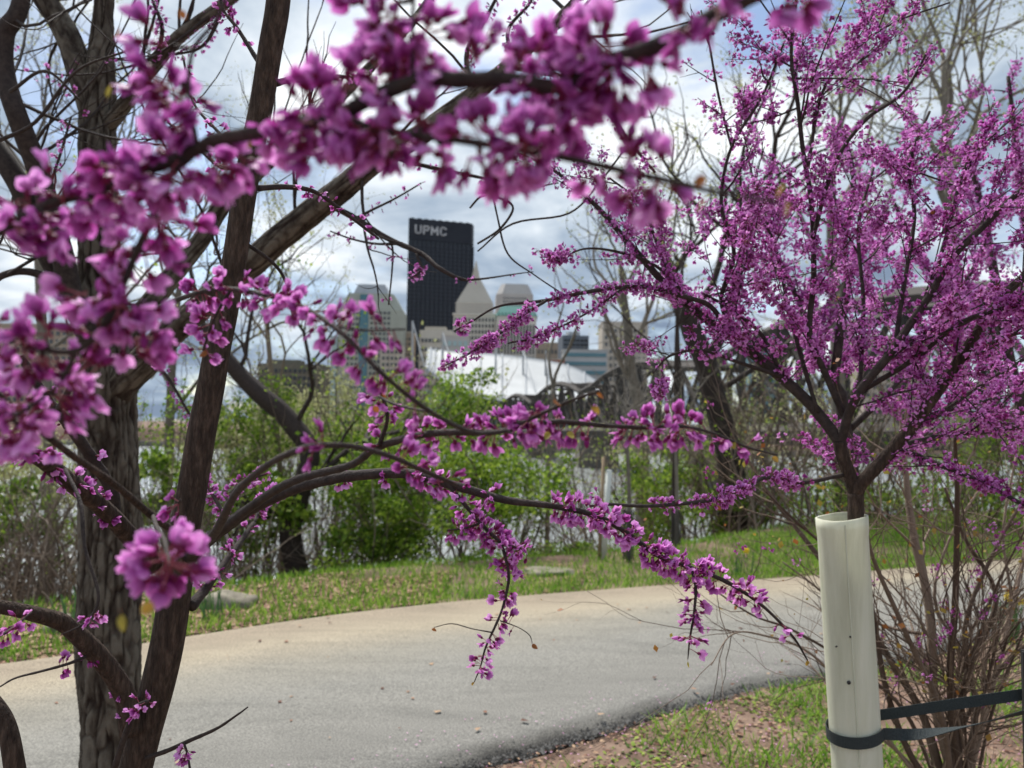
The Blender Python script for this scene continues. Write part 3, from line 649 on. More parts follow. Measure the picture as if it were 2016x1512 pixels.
def thicket(label, px0, px1, pybase, ptop, D, nstem, mat, leaves=0, name='thicket', lean=.25, levels=2, w=5, group=None, leafmat=None):
    b = on_ground((px0 + px1) / 2, D); t = thing(name, label, 'bush', b, group); s = D / FPX; tips = []; A = []
    for k in range(nstem):
        a = on_ground(rng.uniform(px0, px1), D * rng.uniform(.93, 1.12)); A.append(a); m = MB()
        topz = P(0, rng.uniform(ptop, ptop + (pybase - ptop) * .45), D)[2]
        twig(m, a - (0, 0, .05), nrm(np.array((rng.normal() * lean, rng.normal() * lean * .6, 1))), max(.2, (topz - a[2]) * .62), w / 2 * s * rng.uniform(.6, 1.3), levels, tips, .12, 3, (1, 4), .16, .55, 6, .55)
        attach(m.build('stem', mat), t)
    if leaves:
        tp = np.array(tips); q = tp[rng.integers(0, len(tp), leaves)] + rng.normal(size=(leaves, 3)) * .04
        m = MB(); leaf_cloud(m, q, .035 * D / 9); attach(m.build('leaves', leafmat or M_GREEN), t)
    return t
thicket('brown dry reedy thicket at the left edge of the bank', -60, 165, 1230, 870, 8.0, 105, M_BRUSH, 200, w=6, levels=2)
thicket('tangle of bare brown stems between the two left trunks', 230, 420, 1180, 800, 9.0, 50, M_BRUSH, 500, w=5)
thicket('bare grey brush around the dark leaning trunk', 430, 700, 1120, 700, 11.5, 38, M_BRUSH, 700, w=5)
thicket('olive twiggy brush below the green grey tower', 560, 880, 1090, 690, 13.0, 44, M_BRUSH, 2600, w=4, leafmat=M_PALE)
thicket('fine olive brush beside the smooth trunk', 400, 620, 1100, 640, 14.0, 36, M_BRUSH, 2000, w=4, leafmat=M_GREEN)
thicket('dry brush on the bank under the middle branches', 900, 1200, 1060, 760, 14.5, 30, M_BRUSH, 1200, w=4, leafmat=M_GREEN)
thicket('dry brown brush left of the rough trunk low on the bank', -80, 200, 1220, 980, 7.0, 50, M_BRUSH, 0, w=5, levels=1)
thicket('brown leafless brush under the truss bridge', 1190, 1420, 1010, 740, 16.0, 34, M_BRUSH, 300, w=6)
thicket('dense brown brush behind the guarded tree', 1420, 1700, 1030, 600, 14.0, 46, M_BRUSH, 500, w=6)
thicket('brown brush behind the right hand shrub', 1700, 2060, 1040, 660, 15.0, 36, M_BRUSH, 500, w=6)

# trees behind the path
mid_tree('dark leaning dead tree with a forked base over the water', [(588, 1135, 46), (572, 1060, 44), (588, 980, 40), (610, 890, 40), (560, 820, 40), (500, 765, 36), (440, 700, 30), (400, 640, 22)], 10.5,
         [(.35, 90, 40, 190, 16), (.55, 60, 120, 170, 12), (.8, 60, 120, 180, 10), (.25, -120, 30, 150, 14), (.95, -60, 160, 220, 12)], 2, 1, M_TWIG, M_GREEN, 500, .05, name='leaning_tree')
mid_tree('large dark leaning tree trunk right of the bridge', [(1445, 1010, 60), (1432, 900, 52), (1412, 800, 48), (1392, 720, 45), (1360, 640, 42), (1330, 570, 34), (1310, 510, 22), (1296, 460, 12)], 15.0,
         [(.45, 120, 160, 260, 26), (.6, 60, 250, 240, 18), (.7, -60, 150, 120, 10), (.8, 90, 160, 150, 12), (1, 60, 160, 110, 8), (.35, 150, 60, 200, 14)], 3, 1, M_TWIG, M_PALE, 900, .06, name='leaning_tree')
mid_tree('bare brown tree in front of the beige square block', [(1262, 900, 26), (1258, 800, 24), (1240, 720, 22), (1235, 640, 18), (1228, 580, 13), (1222, 530, 9)], 22.0,
         [(.35, -80, 120, 130, 12), (.5, 90, 130, 140, 12), (.65, -70, 150, 120, 9), (.8, 60, 150, 110, 8), (1, 0, 150, 80, 7)], 3, 1, M_GREYBARK, M_PALE, 600, .07)
mid_tree('slim grey sapling forking in a narrow Y above the water', [(1078, 930, 9), (1084, 830, 8), (1090, 765, 8)], 12.0,
         [(1, -44, 190, 150, 7), (1, 40, 150, 130, 7), (.8, -60, 110, 90, 3)], 1, 1, M_GREYBARK, M_PALE, 60, .03, name='sapling', upb=.5, fork=(1, 2), spread=.35)
mid_tree('tall pale budding tree at the upper right edge', [(1905, 1010, 40), (1890, 800, 34), (1880, 560, 28), (1870, 380, 22), (1862, 240, 16), (1858, 120, 12)], 17.0,
         [(.5, 140, 180, 330, 14), (.55, -150, 190, 320, 14), (.65, 120, 220, 300, 12), (.7, -120, 220, 280, 12), (.8, 100, 200, 240, 10), (.85, -90, 220, 230, 10), (.95, 60, 230, 200, 8), (1, -40, 220, 200, 8)], 3, 1, M_GREYBARK, M_PALE, 5000, .055)
mid_tree('pale budding tree behind the top of the guarded tree', [(1660, 1000, 34), (1650, 780, 30), (1642, 560, 24), (1636, 400, 18), (1640, 280, 12)], 16.0,
         [(.5, 120, 170, 300, 12), (.55, -120, 180, 280, 12), (.65, 110, 230, 280, 11), (.75, -90, 230, 260, 10), (.85, 70, 250, 230, 9), (.95, -50, 220, 200, 8), (1, 20, 240, 200, 8)], 3, 1, M_GREYBARK, M_PALE, 4200, .05)
mid_tree('feathery yellow green willow sapling left of the black tower', [(560, 1010, 14), (545, 860, 12), (530, 700, 10), (520, 580, 8)], 13.0,
         [(.4, -70, 140, 190, 6), (.5, 60, 150, 190, 6), (.7, -50, 150, 160, 5), (.8, 50, 140, 150, 5), (1, 0, 150, 140, 4)], 2, 1, M_BRUSH, M_PALE, 900, .045)
mid_tree('pale fine twigged tree behind the rough bark trunk', [(100, 1000, 24), (95, 800, 22), (80, 600, 18), (70, 420, 13), (60, 300, 9)], 13.0,
         [(.4, 140, 150, 280, 10), (.5, -90, 160, 250, 10), (.6, 160, 150, 270, 9), (.75, 120, 200, 230, 8), (.9, -60, 170, 190, 7), (1, 40, 190, 180, 7)], 3, 1, M_GREYBARK, M_PALE, 2200, .035)
mid_tree('budding tree with pale twigs between the left trunks', [(330, 1000, 20), (335, 820, 18), (345, 640, 14), (360, 500, 10)], 14.0,
         [(.4, 120, 150, 240, 9), (.5, -110, 160, 240, 9), (.65, 120, 160, 230, 8), (.8, -90, 190, 200, 7), (1, 60, 190, 190, 7)], 3, 1, M_GREYBARK, M_PALE, 2200, .035)
mid_tree('thin upright budding tree right of the black tower', [(1330, 1010, 14), (1330, 860, 12), (1332, 700, 10), (1334, 600, 7)], 12.5,
         [(.5, 40, 180, 220, 5), (.6, -50, 180, 220, 5), (.75, 40, 210, 220, 4), (.85, -30, 210, 200, 4), (1, 10, 220, 190, 4)], 2, 1, M_TWIG, M_PALE, 900, .04)
# far bank trees
for k, (px, w_, lab) in enumerate([(430, 120, 'dark round tree on the far bank at the left'), (590, 150, 'green tree on the far bank under the olive block'), (760, 150, 'green tree on the far bank under the green grey tower'), (1150, 90, 'small dark tree on the far bank beside the bridge'), (1300, 160, 'broad tree on the far bank behind the bridge'), (1560, 160, 'tree on the far bank behind the pink crown'), (1850, 220, 'wide tree on the far bank at the right')]):
    bush(lab, px, 838, w_, 60, 275, 900, 1.1, M_GREEN, name='far_tree', cat='tree', stems=2, clumps=14, group='trees on the far bank')

# saplings, posts and guards on the verge
def cyl(name, t, p, q, r, mat, sides=10, n=2):
    m = MB(); u_ = np.linspace(0, 1, n)[:, None]; tube(m, np.asarray(p) * (1 - u_) + np.asarray(q) * u_, r, sides); return attach(m.build(name, mat), t)
b = G(1188, 1098); t = thing('stake_post', 'white painted post with a wooden stake at the far verge', 'post', b)
up = P(1199, 925, np.dot(b - np.array((0, 0, EYE)), R3 @ np.array((0, 0, -1.0)))); D_ = np.dot(b - np.array((0, 0, EYE)), R3 @ np.array((0, 0, -1.0)))
cyl('post', t, b - (0, 0, .1), up, .035, M_POST); cyl('stake', t, b + (-.05, .03, -.1), up + (-.06, .04, .15), .022, M_WOOD, 6)
for px, py, lab, tp in [(1237, 1103, 'slender sapling in a black mesh guard beside the white post', 860), (1331, 1075, 'dark slim sapling in a mesh guard right of the white post', 850)]:
    b = G(px, py); D_ = float(np.dot(b - np.array((0, 0, EYE)), R3 @ np.array((0, 0, -1.0)))); t = thing('sapling', lab, 'tree', b)
    top = P(px - 3, tp, D_); m = MB(); tips = []; S = spline(np.array([b - (0, 0, .1), b * .5 + top * .5 + (.02, 0, 0), top]), 6); tube(m, S, np.linspace(.032, .02, len(S)), 7); attach(m.build('trunk', M_GREYBARK), t)
    m = MB(); 
    for q in range(7): twig(m, S[-1 - q % 3], rdir(1.2), .7, .012, 2, tips, .3)
    attach(m.build('crown', M_GREYBARK), t)
    m = MB(); hz_ = (P(px, 1005, D_)[2] - b[2]); gr = .065
    for k in range(18):
        a = k / 18 * 2 * math.pi; tube(m, [b + (gr * math.cos(a), gr * math.sin(a), 0), b + (gr * math.cos(a), gr * math.sin(a), hz_)], .0028, 3, cap=False)
    for k in range(int(hz_ / .022)):
        a = np.linspace(0, 2 * math.pi, 19); tube(m, np.c_[b[0] + gr * np.cos(a), b[1] + gr * np.sin(a), np.full(19, b[2] + .02 + k * .022)], .0028, 3, cap=False)
    attach(m.build('mesh_guard', M_STEEL), t)

# rocks
def rock(label, px, py, wpx, hpx, seed, ab=False):
    b = G(px, py); D_ = float(np.dot(b - np.array((0, 0, EYE)), R3 @ np.array((0, 0, -1.0)))); s = D_ / FPX; m = MB(); nu, nv = 24, 14; V = []
    for j in range(nv):
        for i_ in range(nu):
            th, ph = i_ / nu * 2 * math.pi, (j / (nv - 1)) * math.pi
            d = np.array((math.cos(th) * math.sin(ph), math.sin(th) * math.sin(ph), math.cos(ph))); r = 1 + .35 * mnoise.noise(Vector(d * 1.6) + Vector((seed, 0, 0))) + .12 * mnoise.noise(Vector(d * 5) + Vector((seed, 4, 0)))
            d = np.sign(d) * np.abs(d) ** .8; V.append(b + d * r * np.array((wpx / 2 * s, wpx / 3 * s, hpx * s * .9)))
    F = [(j * nu + i_, j * nu + (i_ + 1) % nu, (j + 1) * nu + (i_ + 1) % nu, (j + 1) * nu + i_) for j in range(nv - 1) for i_ in range(nu)]
    m.add(np.array(V), [(np.array(F), 0)]); o = m.build('rock', M_ROCK); tag(o, label, 'rock', 'rocks along the verge')
rock('pale flat rock right of the smooth trunk', 440, 1190, 120, 24, 1.0); rock('mossy rock left of the rough trunk', 130, 1240, 70, 34, 5.0); rock('low flat stone slab under the green bushes', 1080, 1126, 110, 9, 9.0)

# ------------------------------------------------------------------ grass, litter, daffodils
BLADE = (np.array([(-.06, 0, 0), (.06, 0, 0), (.045, .12, .55), (-.045, .12, .55), (0, .36, 1.0)]), [(np.array([(0, 1, 2, 3)]), 0), (np.array([(3, 2, 4)]), 0)])
def scatter(mb, tpl, xy, hmin, hmax, tilt=.35, z=None):
    k = len(xy); a = rng.random(k) * 2 * math.pi; c, s = np.cos(a), np.sin(a); M3 = np.zeros((k, 3, 3)); M3[:, 0, 0] = c; M3[:, 0, 1] = -s; M3[:, 1, 0] = s; M3[:, 1, 1] = c; M3[:, 2, 2] = 1
    T = rng.normal(size=(k, 2)) * tilt; M3[:, 0, 2] += T[:, 0]; M3[:, 1, 2] += T[:, 1]
    M3 *= rng.uniform(hmin, hmax, k)[:, None, None]; zz = terrain(xy[:, 0], xy[:, 1]) if z is None else np.full(k, z)
    mb.many(tpl, M3, np.c_[xy, zz - .008])
def patchy(n, x0, x1, s0, s1, edge, sign, fr, th, seed):
    x = rng.uniform(x0, x1, n); s = s0 + (s1 - s0) * rng.random(n) ** 1.0; y = edge(x) + sign * s
    v = np.array([mnoise.noise(Vector((a * fr, b_ * fr, seed))) for a, b_ in zip(x, y)]); ok = v > th + rng.normal(size=n) * .12
    return np.c_[x, y][ok]
mb = MB()
scatter(mb, BLADE, patchy(50000, -4, 16, -.05, 3.4, yfar, 1, .9, -.42, 2.0), .035, .10)
scatter(mb, BLADE, patchy(9000, -4, 14, -.06, .5, yfar, 1, .8, -.5, 6.0), .03, .08)
scatter(mb, BLADE, patchy(26000, 3, 16, .5, 6.0, yfar, 1, .5, -.25, 9.0), .035, .10)
tag(mb.build('verge_grass', M_GRASS, kind='stuff'), 'short bright green grass along the far verge')
mb = MB(); scatter(mb, BLADE, patchy(38000, -.4, 7, .12, 3.0, ynear, -1, 1.5, .13, 4.0), .03, .08, .6)
tag(mb.build('near_grass', M_GRASS, kind='stuff'), 'patchy weeds and grass growing on the near verge')
CLOV = (np.array([(0, 0, 0), (.5, .3, .25), (.9, 0, .3), (.5, -.3, .25)]), [(np.array([(0, 1, 2, 3)]), 0)])
mb = MB(); scatter(mb, CLOV, patchy(26000, -.4, 7, .1, 3.0, ynear, -1, 1.7, .10, 4.5), .018, .04, .5)
tag(mb.build('weeds', M_GREEN, kind='stuff'), 'small round leaved weeds on the near verge')
FLAT = (np.array([(-.5, -.3, .0), (.5, -.25, .12), (.45, .3, .02), (-.4, .28, .14)]), [(np.array([(0, 1, 2, 3)]), 0)])
mb = MB(); scatter(mb, FLAT, patchy(16000, -.4, 7, .02, 3.2, ynear, -1, 1.0, -.6, 8.0), .01, .03, .3)
scatter(mb, FLAT, patchy(8000, -5, 12.0, .05, 3.0, yfar, 1, .9, .2, 3.0), .03, .08, .3); scatter(mb, FLAT, patchy(3500, -3.2, -.6, .05, 1.6, yfar, 1, .9, -.4, 3.0), .03, .10, .3); scatter(mb, FLAT, patchy(9000, -8, -1.6, .0, 2.2, yfar, 1, .9, -.5, 5.0), .03, .09, .3)
tag(mb.build('leaf_litter', M_LITTER, kind='stuff'), 'brown and reddish dead leaves lying on the soil')
mb = MB(); scatter(mb, FLAT, patchy(5000, -.4, 7, .0, 3.0, ynear, -1, .8, -.5, 12.0), .007, .014, .3); scatter(mb, FLAT, patchy(500, -2, 7, .0, .5, ynear, 1, .8, -.5, 12.0), .007, .012, .2, .04)
tag(mb.build('fallen_petals', material('fallen_petal', (0.42, 0.17, 0.33), (0.62, 0.36, 0.52), 20, .7, use_rnd=.7), kind='stuff'), 'fallen pink petals scattered on the near verge')
mb = MB(); PEB = (np.array([(-.5, -.4, 0), (.5, -.4, 0), (.4, .45, 0), (-.45, .4, 0), (0, 0, .6)]), [(np.array([(0, 1, 4), (1, 2, 4), (2, 3, 4), (3, 0, 4)]), 0)])
xx = rng.uniform(-1.5, 7, 7000); yy = ynear(xx) + rng.normal(size=7000) * .035 - .01; scatter(mb, PEB, np.c_[xx, yy], .004, .016, .2, .004)
tag(mb.build('asphalt_crumbs', material('asphalt_crumb', (0.02, 0.02, 0.02), (0.10, 0.098, 0.094), 40, .9, use_rnd=.8), kind='stuff'), 'dark loose asphalt crumbs along the near path edge')
mb = MB(); k_ = 260; xx = rng.uniform(-4, 9, k_); yy = ynear(xx) + (yfar(xx) - ynear(xx)) * np.where(rng.random(k_) < .5, rng.random(k_) ** 2.5, 1 - rng.random(k_) ** 2.5); scatter(mb, FLAT, np.c_[xx, yy], .012, .04, .25, .042)
tag(mb.build('path_debris', M_LITTER, kind='stuff'), 'scattered dead leaf bits lying on the path')
BL2 = (np.array([(-.03, 0, 0), (.03, 0, 0), (.03, .05, .5), (-.03, .05, .5), (.012, .14, 1), (-.012, .14, 1)]), [(np.array([(0, 1, 2, 3), (3, 2, 4, 5)]), 0)])
def daffodil(label, p, h, nb, nf, yaw=0):
    t = thing('daffodil', label, 'flower', p, 'daffodils beside the path')
    m = MB(); k = nb; xy = np.c_[p[0] + rng.normal(size=k) * .045, p[1] + rng.normal(size=k) * .045]; scatter(m, BL2, xy, h * .7, h, .16, p[2]); attach(m.build('leaves', M_DAFF), t)
    for q in range(nf):
        a = np.array(p) + (rng.normal() * .04, rng.normal() * .04, 0); c = a + (rng.normal() * .02, -.02, h * rng.uniform(.85, 1.05)); m = MB(); tube(m, spline(np.array([a, a * .4 + c * .6, c]), 4), .003, 4); attach(m.build('stem', M_DAFF), t)
        m = MB(); d = nrm(np.array((rng.normal() * .4, -1, .1))); Rm = rot_to(d)
        for s in range(6):
            an = s * math.pi / 3; pv = np.array([(0, 0, 0), (.012, .02, .004), (0, .04, .006), (-.012, .02, .004)]); ro = np.array([(math.cos(an), -math.sin(an), 0), (math.sin(an), math.cos(an), 0), (0, 0, 1)])
            m.add((pv @ ro.T) @ Rm.T + c, [([(0, 1, 2, 3)], 0)])
        tube(m, [c, c + d * .022], [.009, .014], 8, cap=False); attach(m.build('bloom', M_YELLOW), t)
daffodil('green daffodil clump left of the rough trunk', G(147, 1262), .38, 22, 0)
daffodil('green daffodil clump behind the smooth trunk', G(422, 1215), .26, 16, 0)
daffodil('yellow daffodil on the verge past the path', G(1452, 1132), .26, 12, 2)
daffodil('yellow daffodils right of the shrub at the path edge', G(1990, 1265), .35, 18, 4)

# ------------------------------------------------------------------ redbud flowers
def petal(L_, W_, nu, nv, cup, bend, R=np.eye(3), off=(0, 0, 0), pw=.75):
    V = []
    for a in range(nu + 1):
        u_ = a / nu; w_ = W_ * max(math.sin(math.pi * min(.985, u_ ** pw * .97 + .015)), .06) ** .75
        for b_ in range(nv + 1):
            v = b_ / nv * 2 - 1; V.append((v * w_, cup * (v * v) * w_ * 1.0 + bend * u_ * u_, u_ * L_))
    n_ = nv + 1; F = [(a * n_ + b_, a * n_ + b_ + 1, (a + 1) * n_ + b_ + 1, (a + 1) * n_ + b_) for a in range(nu) for b_ in range(nv)]
    return np.array(V) @ np.asarray(R).T + np.array(off), np.array(F)
def RX(a): c, s = math.cos(a), math.sin(a); return np.array([(1, 0, 0), (0, c, -s), (0, s, c)])
def RY(a): c, s = math.cos(a), math.sin(a); return np.array([(c, 0, s), (0, 1, 0), (-s, 0, c)])
def RZ(a): c, s = math.cos(a), math.sin(a); return np.array([(c, -s, 0), (s, c, 0), (0, 0, 1)])
def flower_tpl(lod, seed, bud=False):
    """local +Z along the stalk, metres; mats: 0 petal 1 calyx 2 stalk"""
    r = np.random.default_rng(seed); m = MB(); S = .0062 + .003 * r.random(); j = lambda s: r.normal() * s
    nu, nv, cs = {0: (6, 4, 9), 1: (3, 2, 6), 2: (2, 1, 3), 3: (2, 1, 3)}[lod]
    bx_, by_ = j(.0012), j(.0012)
    if lod < 2: tube(m, [(0, 0, 0), (bx_ * .3, by_ * .3, S * .5), (bx_, by_, S)], [.00042, .0004, .0005], 4 if lod == 0 else 3, 2, cap=False)
    o_ = np.array((bx_, by_, S))
    pr = [(0, .0005), (.0008, .0014), (.0020, .0018), (.0032, .0016), (.0040, .0009)] if lod == 0 else [(0, .0007), (.0018, .0018), (.0040, .0010)]
    tube(m, [o_ + (0, 0, z) for z, _ in pr], [q for _, q in pr], cs, 1, cap=lod < 2)
    if bud:
        pr = [(.0025, .0013), (.0042, .0019), (.0060, .0017), (.0074, .0011), (.0082, .0004)] if lod == 0 else [(.003, .0017), (.006, .0021), (.0100, .0005)]
        tube(m, [o_ + (0, .0004 * k, z) for k, (z, _) in enumerate(pr)], [q for _, q in pr], cs, 1 if lod and r.random() < .3 else 0, rnd=.25); return m
    z0 = o_ + (0, 0, .0034)
    spread = .75 + j(.12)
    L1 = [(.0082, .0030, .35, .0010, RZ(j(.1)) @ RY(.16) @ RX(.30 + j(.1))), (.0082, .0030, .35, .0010, RZ(j(.1)) @ RY(-.16) @ RX(.30 + j(.1))),   # keel
          (.0076, .0034, -.25, -.0014, RY(spread) @ RX(-.42 + j(.1))), (.0076, .0034, -.25, -.0014, RY(-spread) @ RX(-.42 + j(.1))),              # wings
          (.0056, .0025, -.2, -.0012, RX(-.75 + j(.1)))]                                                                                          # banner
    if lod == 2: L1 = [L1[0], L1[2], L1[3]]
    if lod == 3: L1 = L1[:4]
    for (a, b_, c_, d_, R_) in L1:
        V, F = petal(a * (1 + j(.06)), b_ * (1 + j(.06)), nu, nv, c_, d_, R_, z0); m.add(V, [(F, 0)], np.repeat((np.arange(nu + 1) / nu) ** .8, nv + 1))
    return m
def as_tpl(m):
    off = np.cumsum([0] + [len(v) for v in m.V]); return (np.concatenate(m.V), m.F, np.concatenate(m.R))
FT = {l: [as_tpl(flower_tpl(l, 100 * l + k, bud=(k >= 7))) for k in range(8)] for l in (0, 1, 2, 3)}
FMESH = {}
for l in (0, 1):
    FMESH[l] = []
    for k in range(8):
        for v in range(2 if l == 0 else 1):
            mm = MB(); mm.add(FT[l][k][0], FT[l][k][1], FT[l][k][2] * .5 + .5 * float(rng.random())); FMESH[l].append(mm.mesh('flower', FLM))
PET, CAL = [], []
for k in range(8):
    for v in range(2):
        TV, FF, TR = FT[0][k]; a = MB(); a.add(TV, [f for f in FF if f[1] == 0] or [f for f in FF if f[1] == 1][-1:], TR * .5 + .5 * float(rng.random())); PET.append(a.mesh('flower', FLM))
        a = MB(); a.add(TV, [f for f in FF if f[1] > 0], .5); CAL.append(a.mesh('calyx', FLM))
def put_flowers(t, F, maxn, lod=0, lod_rest=1, split=False):
    """F rows: (pos, R3, scale); nearest maxn become flower objects of thing t, the rest one joined part"""
    camp = np.array((0, 0, EYE)); F = sorted(F, key=lambda f: np.linalg.norm(f[0] - camp) / f[2])
    inv = Matrix.Translation(-t.location)
    for p, R_, s in F[:maxn]:
        ki = int(rng.integers(0, len(FMESH[lod]))); o = bpy.data.objects.new('flower', PET[ki] if split else FMESH[lod][ki]); COL.objects.link(o); o.parent = t; o.matrix_parent_inverse = inv
        M4 = Matrix(((R_ * s)[0].tolist() + [p[0]], (R_ * s)[1].tolist() + [p[1]], (R_ * s)[2].tolist() + [p[2]], [0, 0, 0, 1])); o.matrix_basis = M4
        if split: c_ = bpy.data.objects.new('calyx', CAL[ki]); COL.objects.link(c_); c_.parent = o
    if len(F) > maxn:
        m = MB(); rest = F[maxn:]; kk = rng.integers(0, 8, len(rest))
        for k in range(8):
            sel = [f for f, q in zip(rest, kk) if q == k]
            if sel: m.many(FT[lod_rest][k], np.array([f[1] * f[2] for f in sel]), np.array([f[0] for f in sel]))
        o = attach(m.build('blossoms', FLM, kind='stuff'), t); o['label'] = 'mass of smaller pink blossoms along the twigs'
def cluster(p, axis, n, s=1.0, down=.25, jit=.004, camb=0.0):
    out = []
    for k in range(n):
        d = rng.normal(size=3); d -= axis * np.dot(d, axis) * .8; d = nrm(d); d[2] -= down; d = nrm(d)
        out.append((p + axis * rng.normal() * jit, rot_to(d), s * rng.uniform(.85, 1.15)))
    return out
LEAFT = []
def leaf_obj(t, p, d, size):
    if not LEAFT:
        for k in range(3):
            V, F = petal(1, .36, 7, 4, .35, .25 * (k - 1), np.eye(3)); mm = MB(); mm.add(V, [(F, 0)], k / 2.0); tube(mm, [(0, 0, -.35), (0, 0, .02)], .02, 4, 0, 0.0); LEAFT.append(mm.mesh('leaf', M_LEAF))
    o = bpy.data.objects.new('leaf', LEAFT[int(rng.integers(0, 3))]); COL.objects.link(o); attach(o, t); R_ = rot_to(d) * size
    o.matrix_basis = Matrix((R_[0].tolist() + [p[0]], R_[1].tolist() + [p[1]], R_[2].tolist() + [p[2]], [0, 0, 0, 1]))
def knobby(pts, rad, step=.035):
    """small swellings at the nodes of a twig"""
    L_ = np.r_[0, np.cumsum(np.linalg.norm(np.diff(pts, axis=0), axis=1))]; return rad * (1 + .12 * np.maximum(0, np.sin(L_ / step * 2 * math.pi)) ** 6)

class Limbs:
    def __init__(s, t): s.t = t; s.S = {}
    def add(s, key, K, name='branch', mat=None, sides=8, per=8, wob=.25, z_to=None, parent=None):
        pts, rad = chain(K, per, wob)
        if z_to is not None: pts = np.vstack([z_to, pts]); rad = np.r_[rad[0] * 1.12, rad]
        s.S[key] = (pts, knobby(pts, rad) if name in ('twig', 'branch') else rad); m = MB(); tube(m, pts, s.S[key][1], sides); return attach(m.build(name, mat or M_TWIG), s.t)
    def along(s, key, f0, f1, n, cl, sc=1.0, down=.25):
        pts, rad = s.S[key]; out = []; a, b_ = f0 * (len(pts) - 1), f1 * (len(pts) - 1)
        for k in range(n):
            x = a + (b_ - a) * (k + rng.uniform(.2, .8)) / n; j = int(min(x, len(pts) - 2)); u_ = x - j; p = pts[j] * (1 - u_) + pts[j + 1] * u_; ax_ = nrm(pts[j + 1] - pts[j])
            out += cluster(p, ax_, max(1, int(round(cl * rng.uniform(.6, 1.35)))), sc, down)
        return out
    def nearest(s, p):
        best = None
        for k, (pts, rad) in s.S.items():
            d = np.linalg.norm(pts - p, axis=1); j = int(np.argmin(d))
            if best is None or d[j] < best[0]: best = (d[j], pts[j], rad[j], nrm(pts[min(j + 1, len(pts) - 1)] - pts[max(j - 1, 0)]))
        return best

# ------------------------------------------------------------------ near blossoming branch across the top
t = thing('redbud_branch', 'close blurred redbud branch thick with pink flowers across the top of the view', 'branch', P(1480, -10, .27)); NB = Limbs(t)
def dn(x): return .45 - (.45 - .36) * np.clip(x / 1500, 0, 1)
def near(rows): return [(x, y, w_, dn(x)) for x, y, w_ in rows]
NB.add('n1', near([(1620, -70, 44), (1480, -8, 40), (1390, 40, 36), (1290, 92, 36), (1200, 122, 34), (1100, 172, 34), (1000, 157, 33), (900, 157, 32), (830, 155, 31), (760, 182, 30), (650, 232, 30), (560, 250, 29), (450, 270, 28), (390, 292, 27), (320, 322, 25), (250, 350, 23), (170, 382, 22), (100, 400, 20), (40, 432, 19), (-40, 480, 18)]))
NB.add('n2', near([(655, 234, 18), (800, 264, 16), (900, 276, 15), (1080, 305, 15), (1200, 330, 14), (1310, 355, 13), (1420, 380, 10), (1540, 400, 7)]))
NB.add('n3', near([(392, 292, 17), (332, 350, 16), (300, 425, 15), (268, 500, 14), (240, 565, 13), (205, 640, 12), (150, 690, 12), (70, 684, 11), (-20, 655, 11)]))
NB.add('n4', near([(388, 285, 10), (372, 190, 9), (380, 100, 8), (425, 40, 8), (450, -20, 8)]))
NB.add('n5', near([(205, 645, 10), (240, 610, 9), (310, 590, 8)])); NB.add('n6', near([(150, 690, 9), (120, 750, 8), (60, 800, 7), (-20, 850, 7)])); NB.add('n7', near([(812, 150, 9), (812, 60, 8), (815, -20, 7)]))
nodes = [(730, 55, 8), (760, 140, 8), (690, 195, 7), (830, 110, 5), (690, 290, 8), (760, 280, 8), (835, 215, 7), (700, 20, 6), (880, 60, 3), (935, 70, 3), (660, 110, 5), (630, 240, 5),
         (1080, 70, 7), (1150, 45, 8), (1205, 110, 8), (1130, 165, 7), (1060, 120, 4), (960, 245, 7), (1040, 275, 8), (1110, 235, 7), (1165, 185, 6), (1000, 300, 5), (1280, 165, 3), (1235, 215, 2),
         (1235, 310, 3), (1295, 362, 4), (1255, 395, 3), (838, 320, 1), (870, 315, 1), (945, 340, 2), (1015, 365, 2), (1165, 345, 2), (600, 185, 4), (560, 285, 6), (630, 280, 5),
         (285, 165, 6), (315, 225, 7), (355, 190, 4), (300, 275, 7), (220, 335, 6), (225, 410, 8), (290, 375, 7), (360, 355, 7), (425, 385, 5), (340, 440, 6), (240, 470, 6), (470, 350, 3),
         (30, 360, 5), (70, 405, 5), (90, 365, 4), (35, 460, 5), (90, 475, 3), (165, 575, 6), (215, 600, 6), (195, 655, 6), (270, 640, 5), (300, 700, 4), (40, 630, 4), (25, 700, 5), (90, 730, 6), (125, 775, 6),
         (45, 800, 6), (165, 735, 5), (25, 850, 5), (90, 640, 3), (260, 70, 2), (1425, 45, 2), (1570, 5, 2), (1340, 20, 4), (330, 520, 2), (250, 540, 3), (10, 780, 4), (60, 880, 4)]
FL = []
for px, py, n in nodes:
    c = P(px, py, dn(px) * rng.uniform(.96, 1.04)); d_, bp_, br_, bax = NB.nearest(c)
    a = bp_ + (c - bp_) * (.30 if d_ < .045 else .62); spur = MB(); tube(spur, spline(np.array([bp_, bp_ * .5 + a * .5 + rng.normal(size=3) * .0015, a]), 4), np.linspace(.0016, .001, 9), 5); attach(spur.build('spur', M_TWIG), t)
    lean = nrm(c - bp_)
    for k in range(int(n * (1.9 if px > 500 else 1.6) + .5)):
        d = nrm(rng.normal(size=3) + lean * (.7 if n > 3 else 2.0) + np.array((0, 0, -.3))); FL.append((a + (c - a) * rng.random() * .35 + rng.normal(size=3) * .0025, rot_to(d), 1.24 * rng.uniform(.8, 1.15)))
for x, y, sz in [(1548, 405, .008), (1382, 400, .008), (1385, 352, .007), (1545, 375, .008), (225, 80, .006), (212, 200, .007), (365, 45, .006), (490, 300, .005)]:
    if y < 1000: leaf_obj(t, P(x, y - 8, dn(x)), nrm(np.array((rng.normal() * .5, rng.normal() * .3, -.9 if y > 300 else .8))), sz)
put_flowers(t, FL, 300, 0, 0, True)

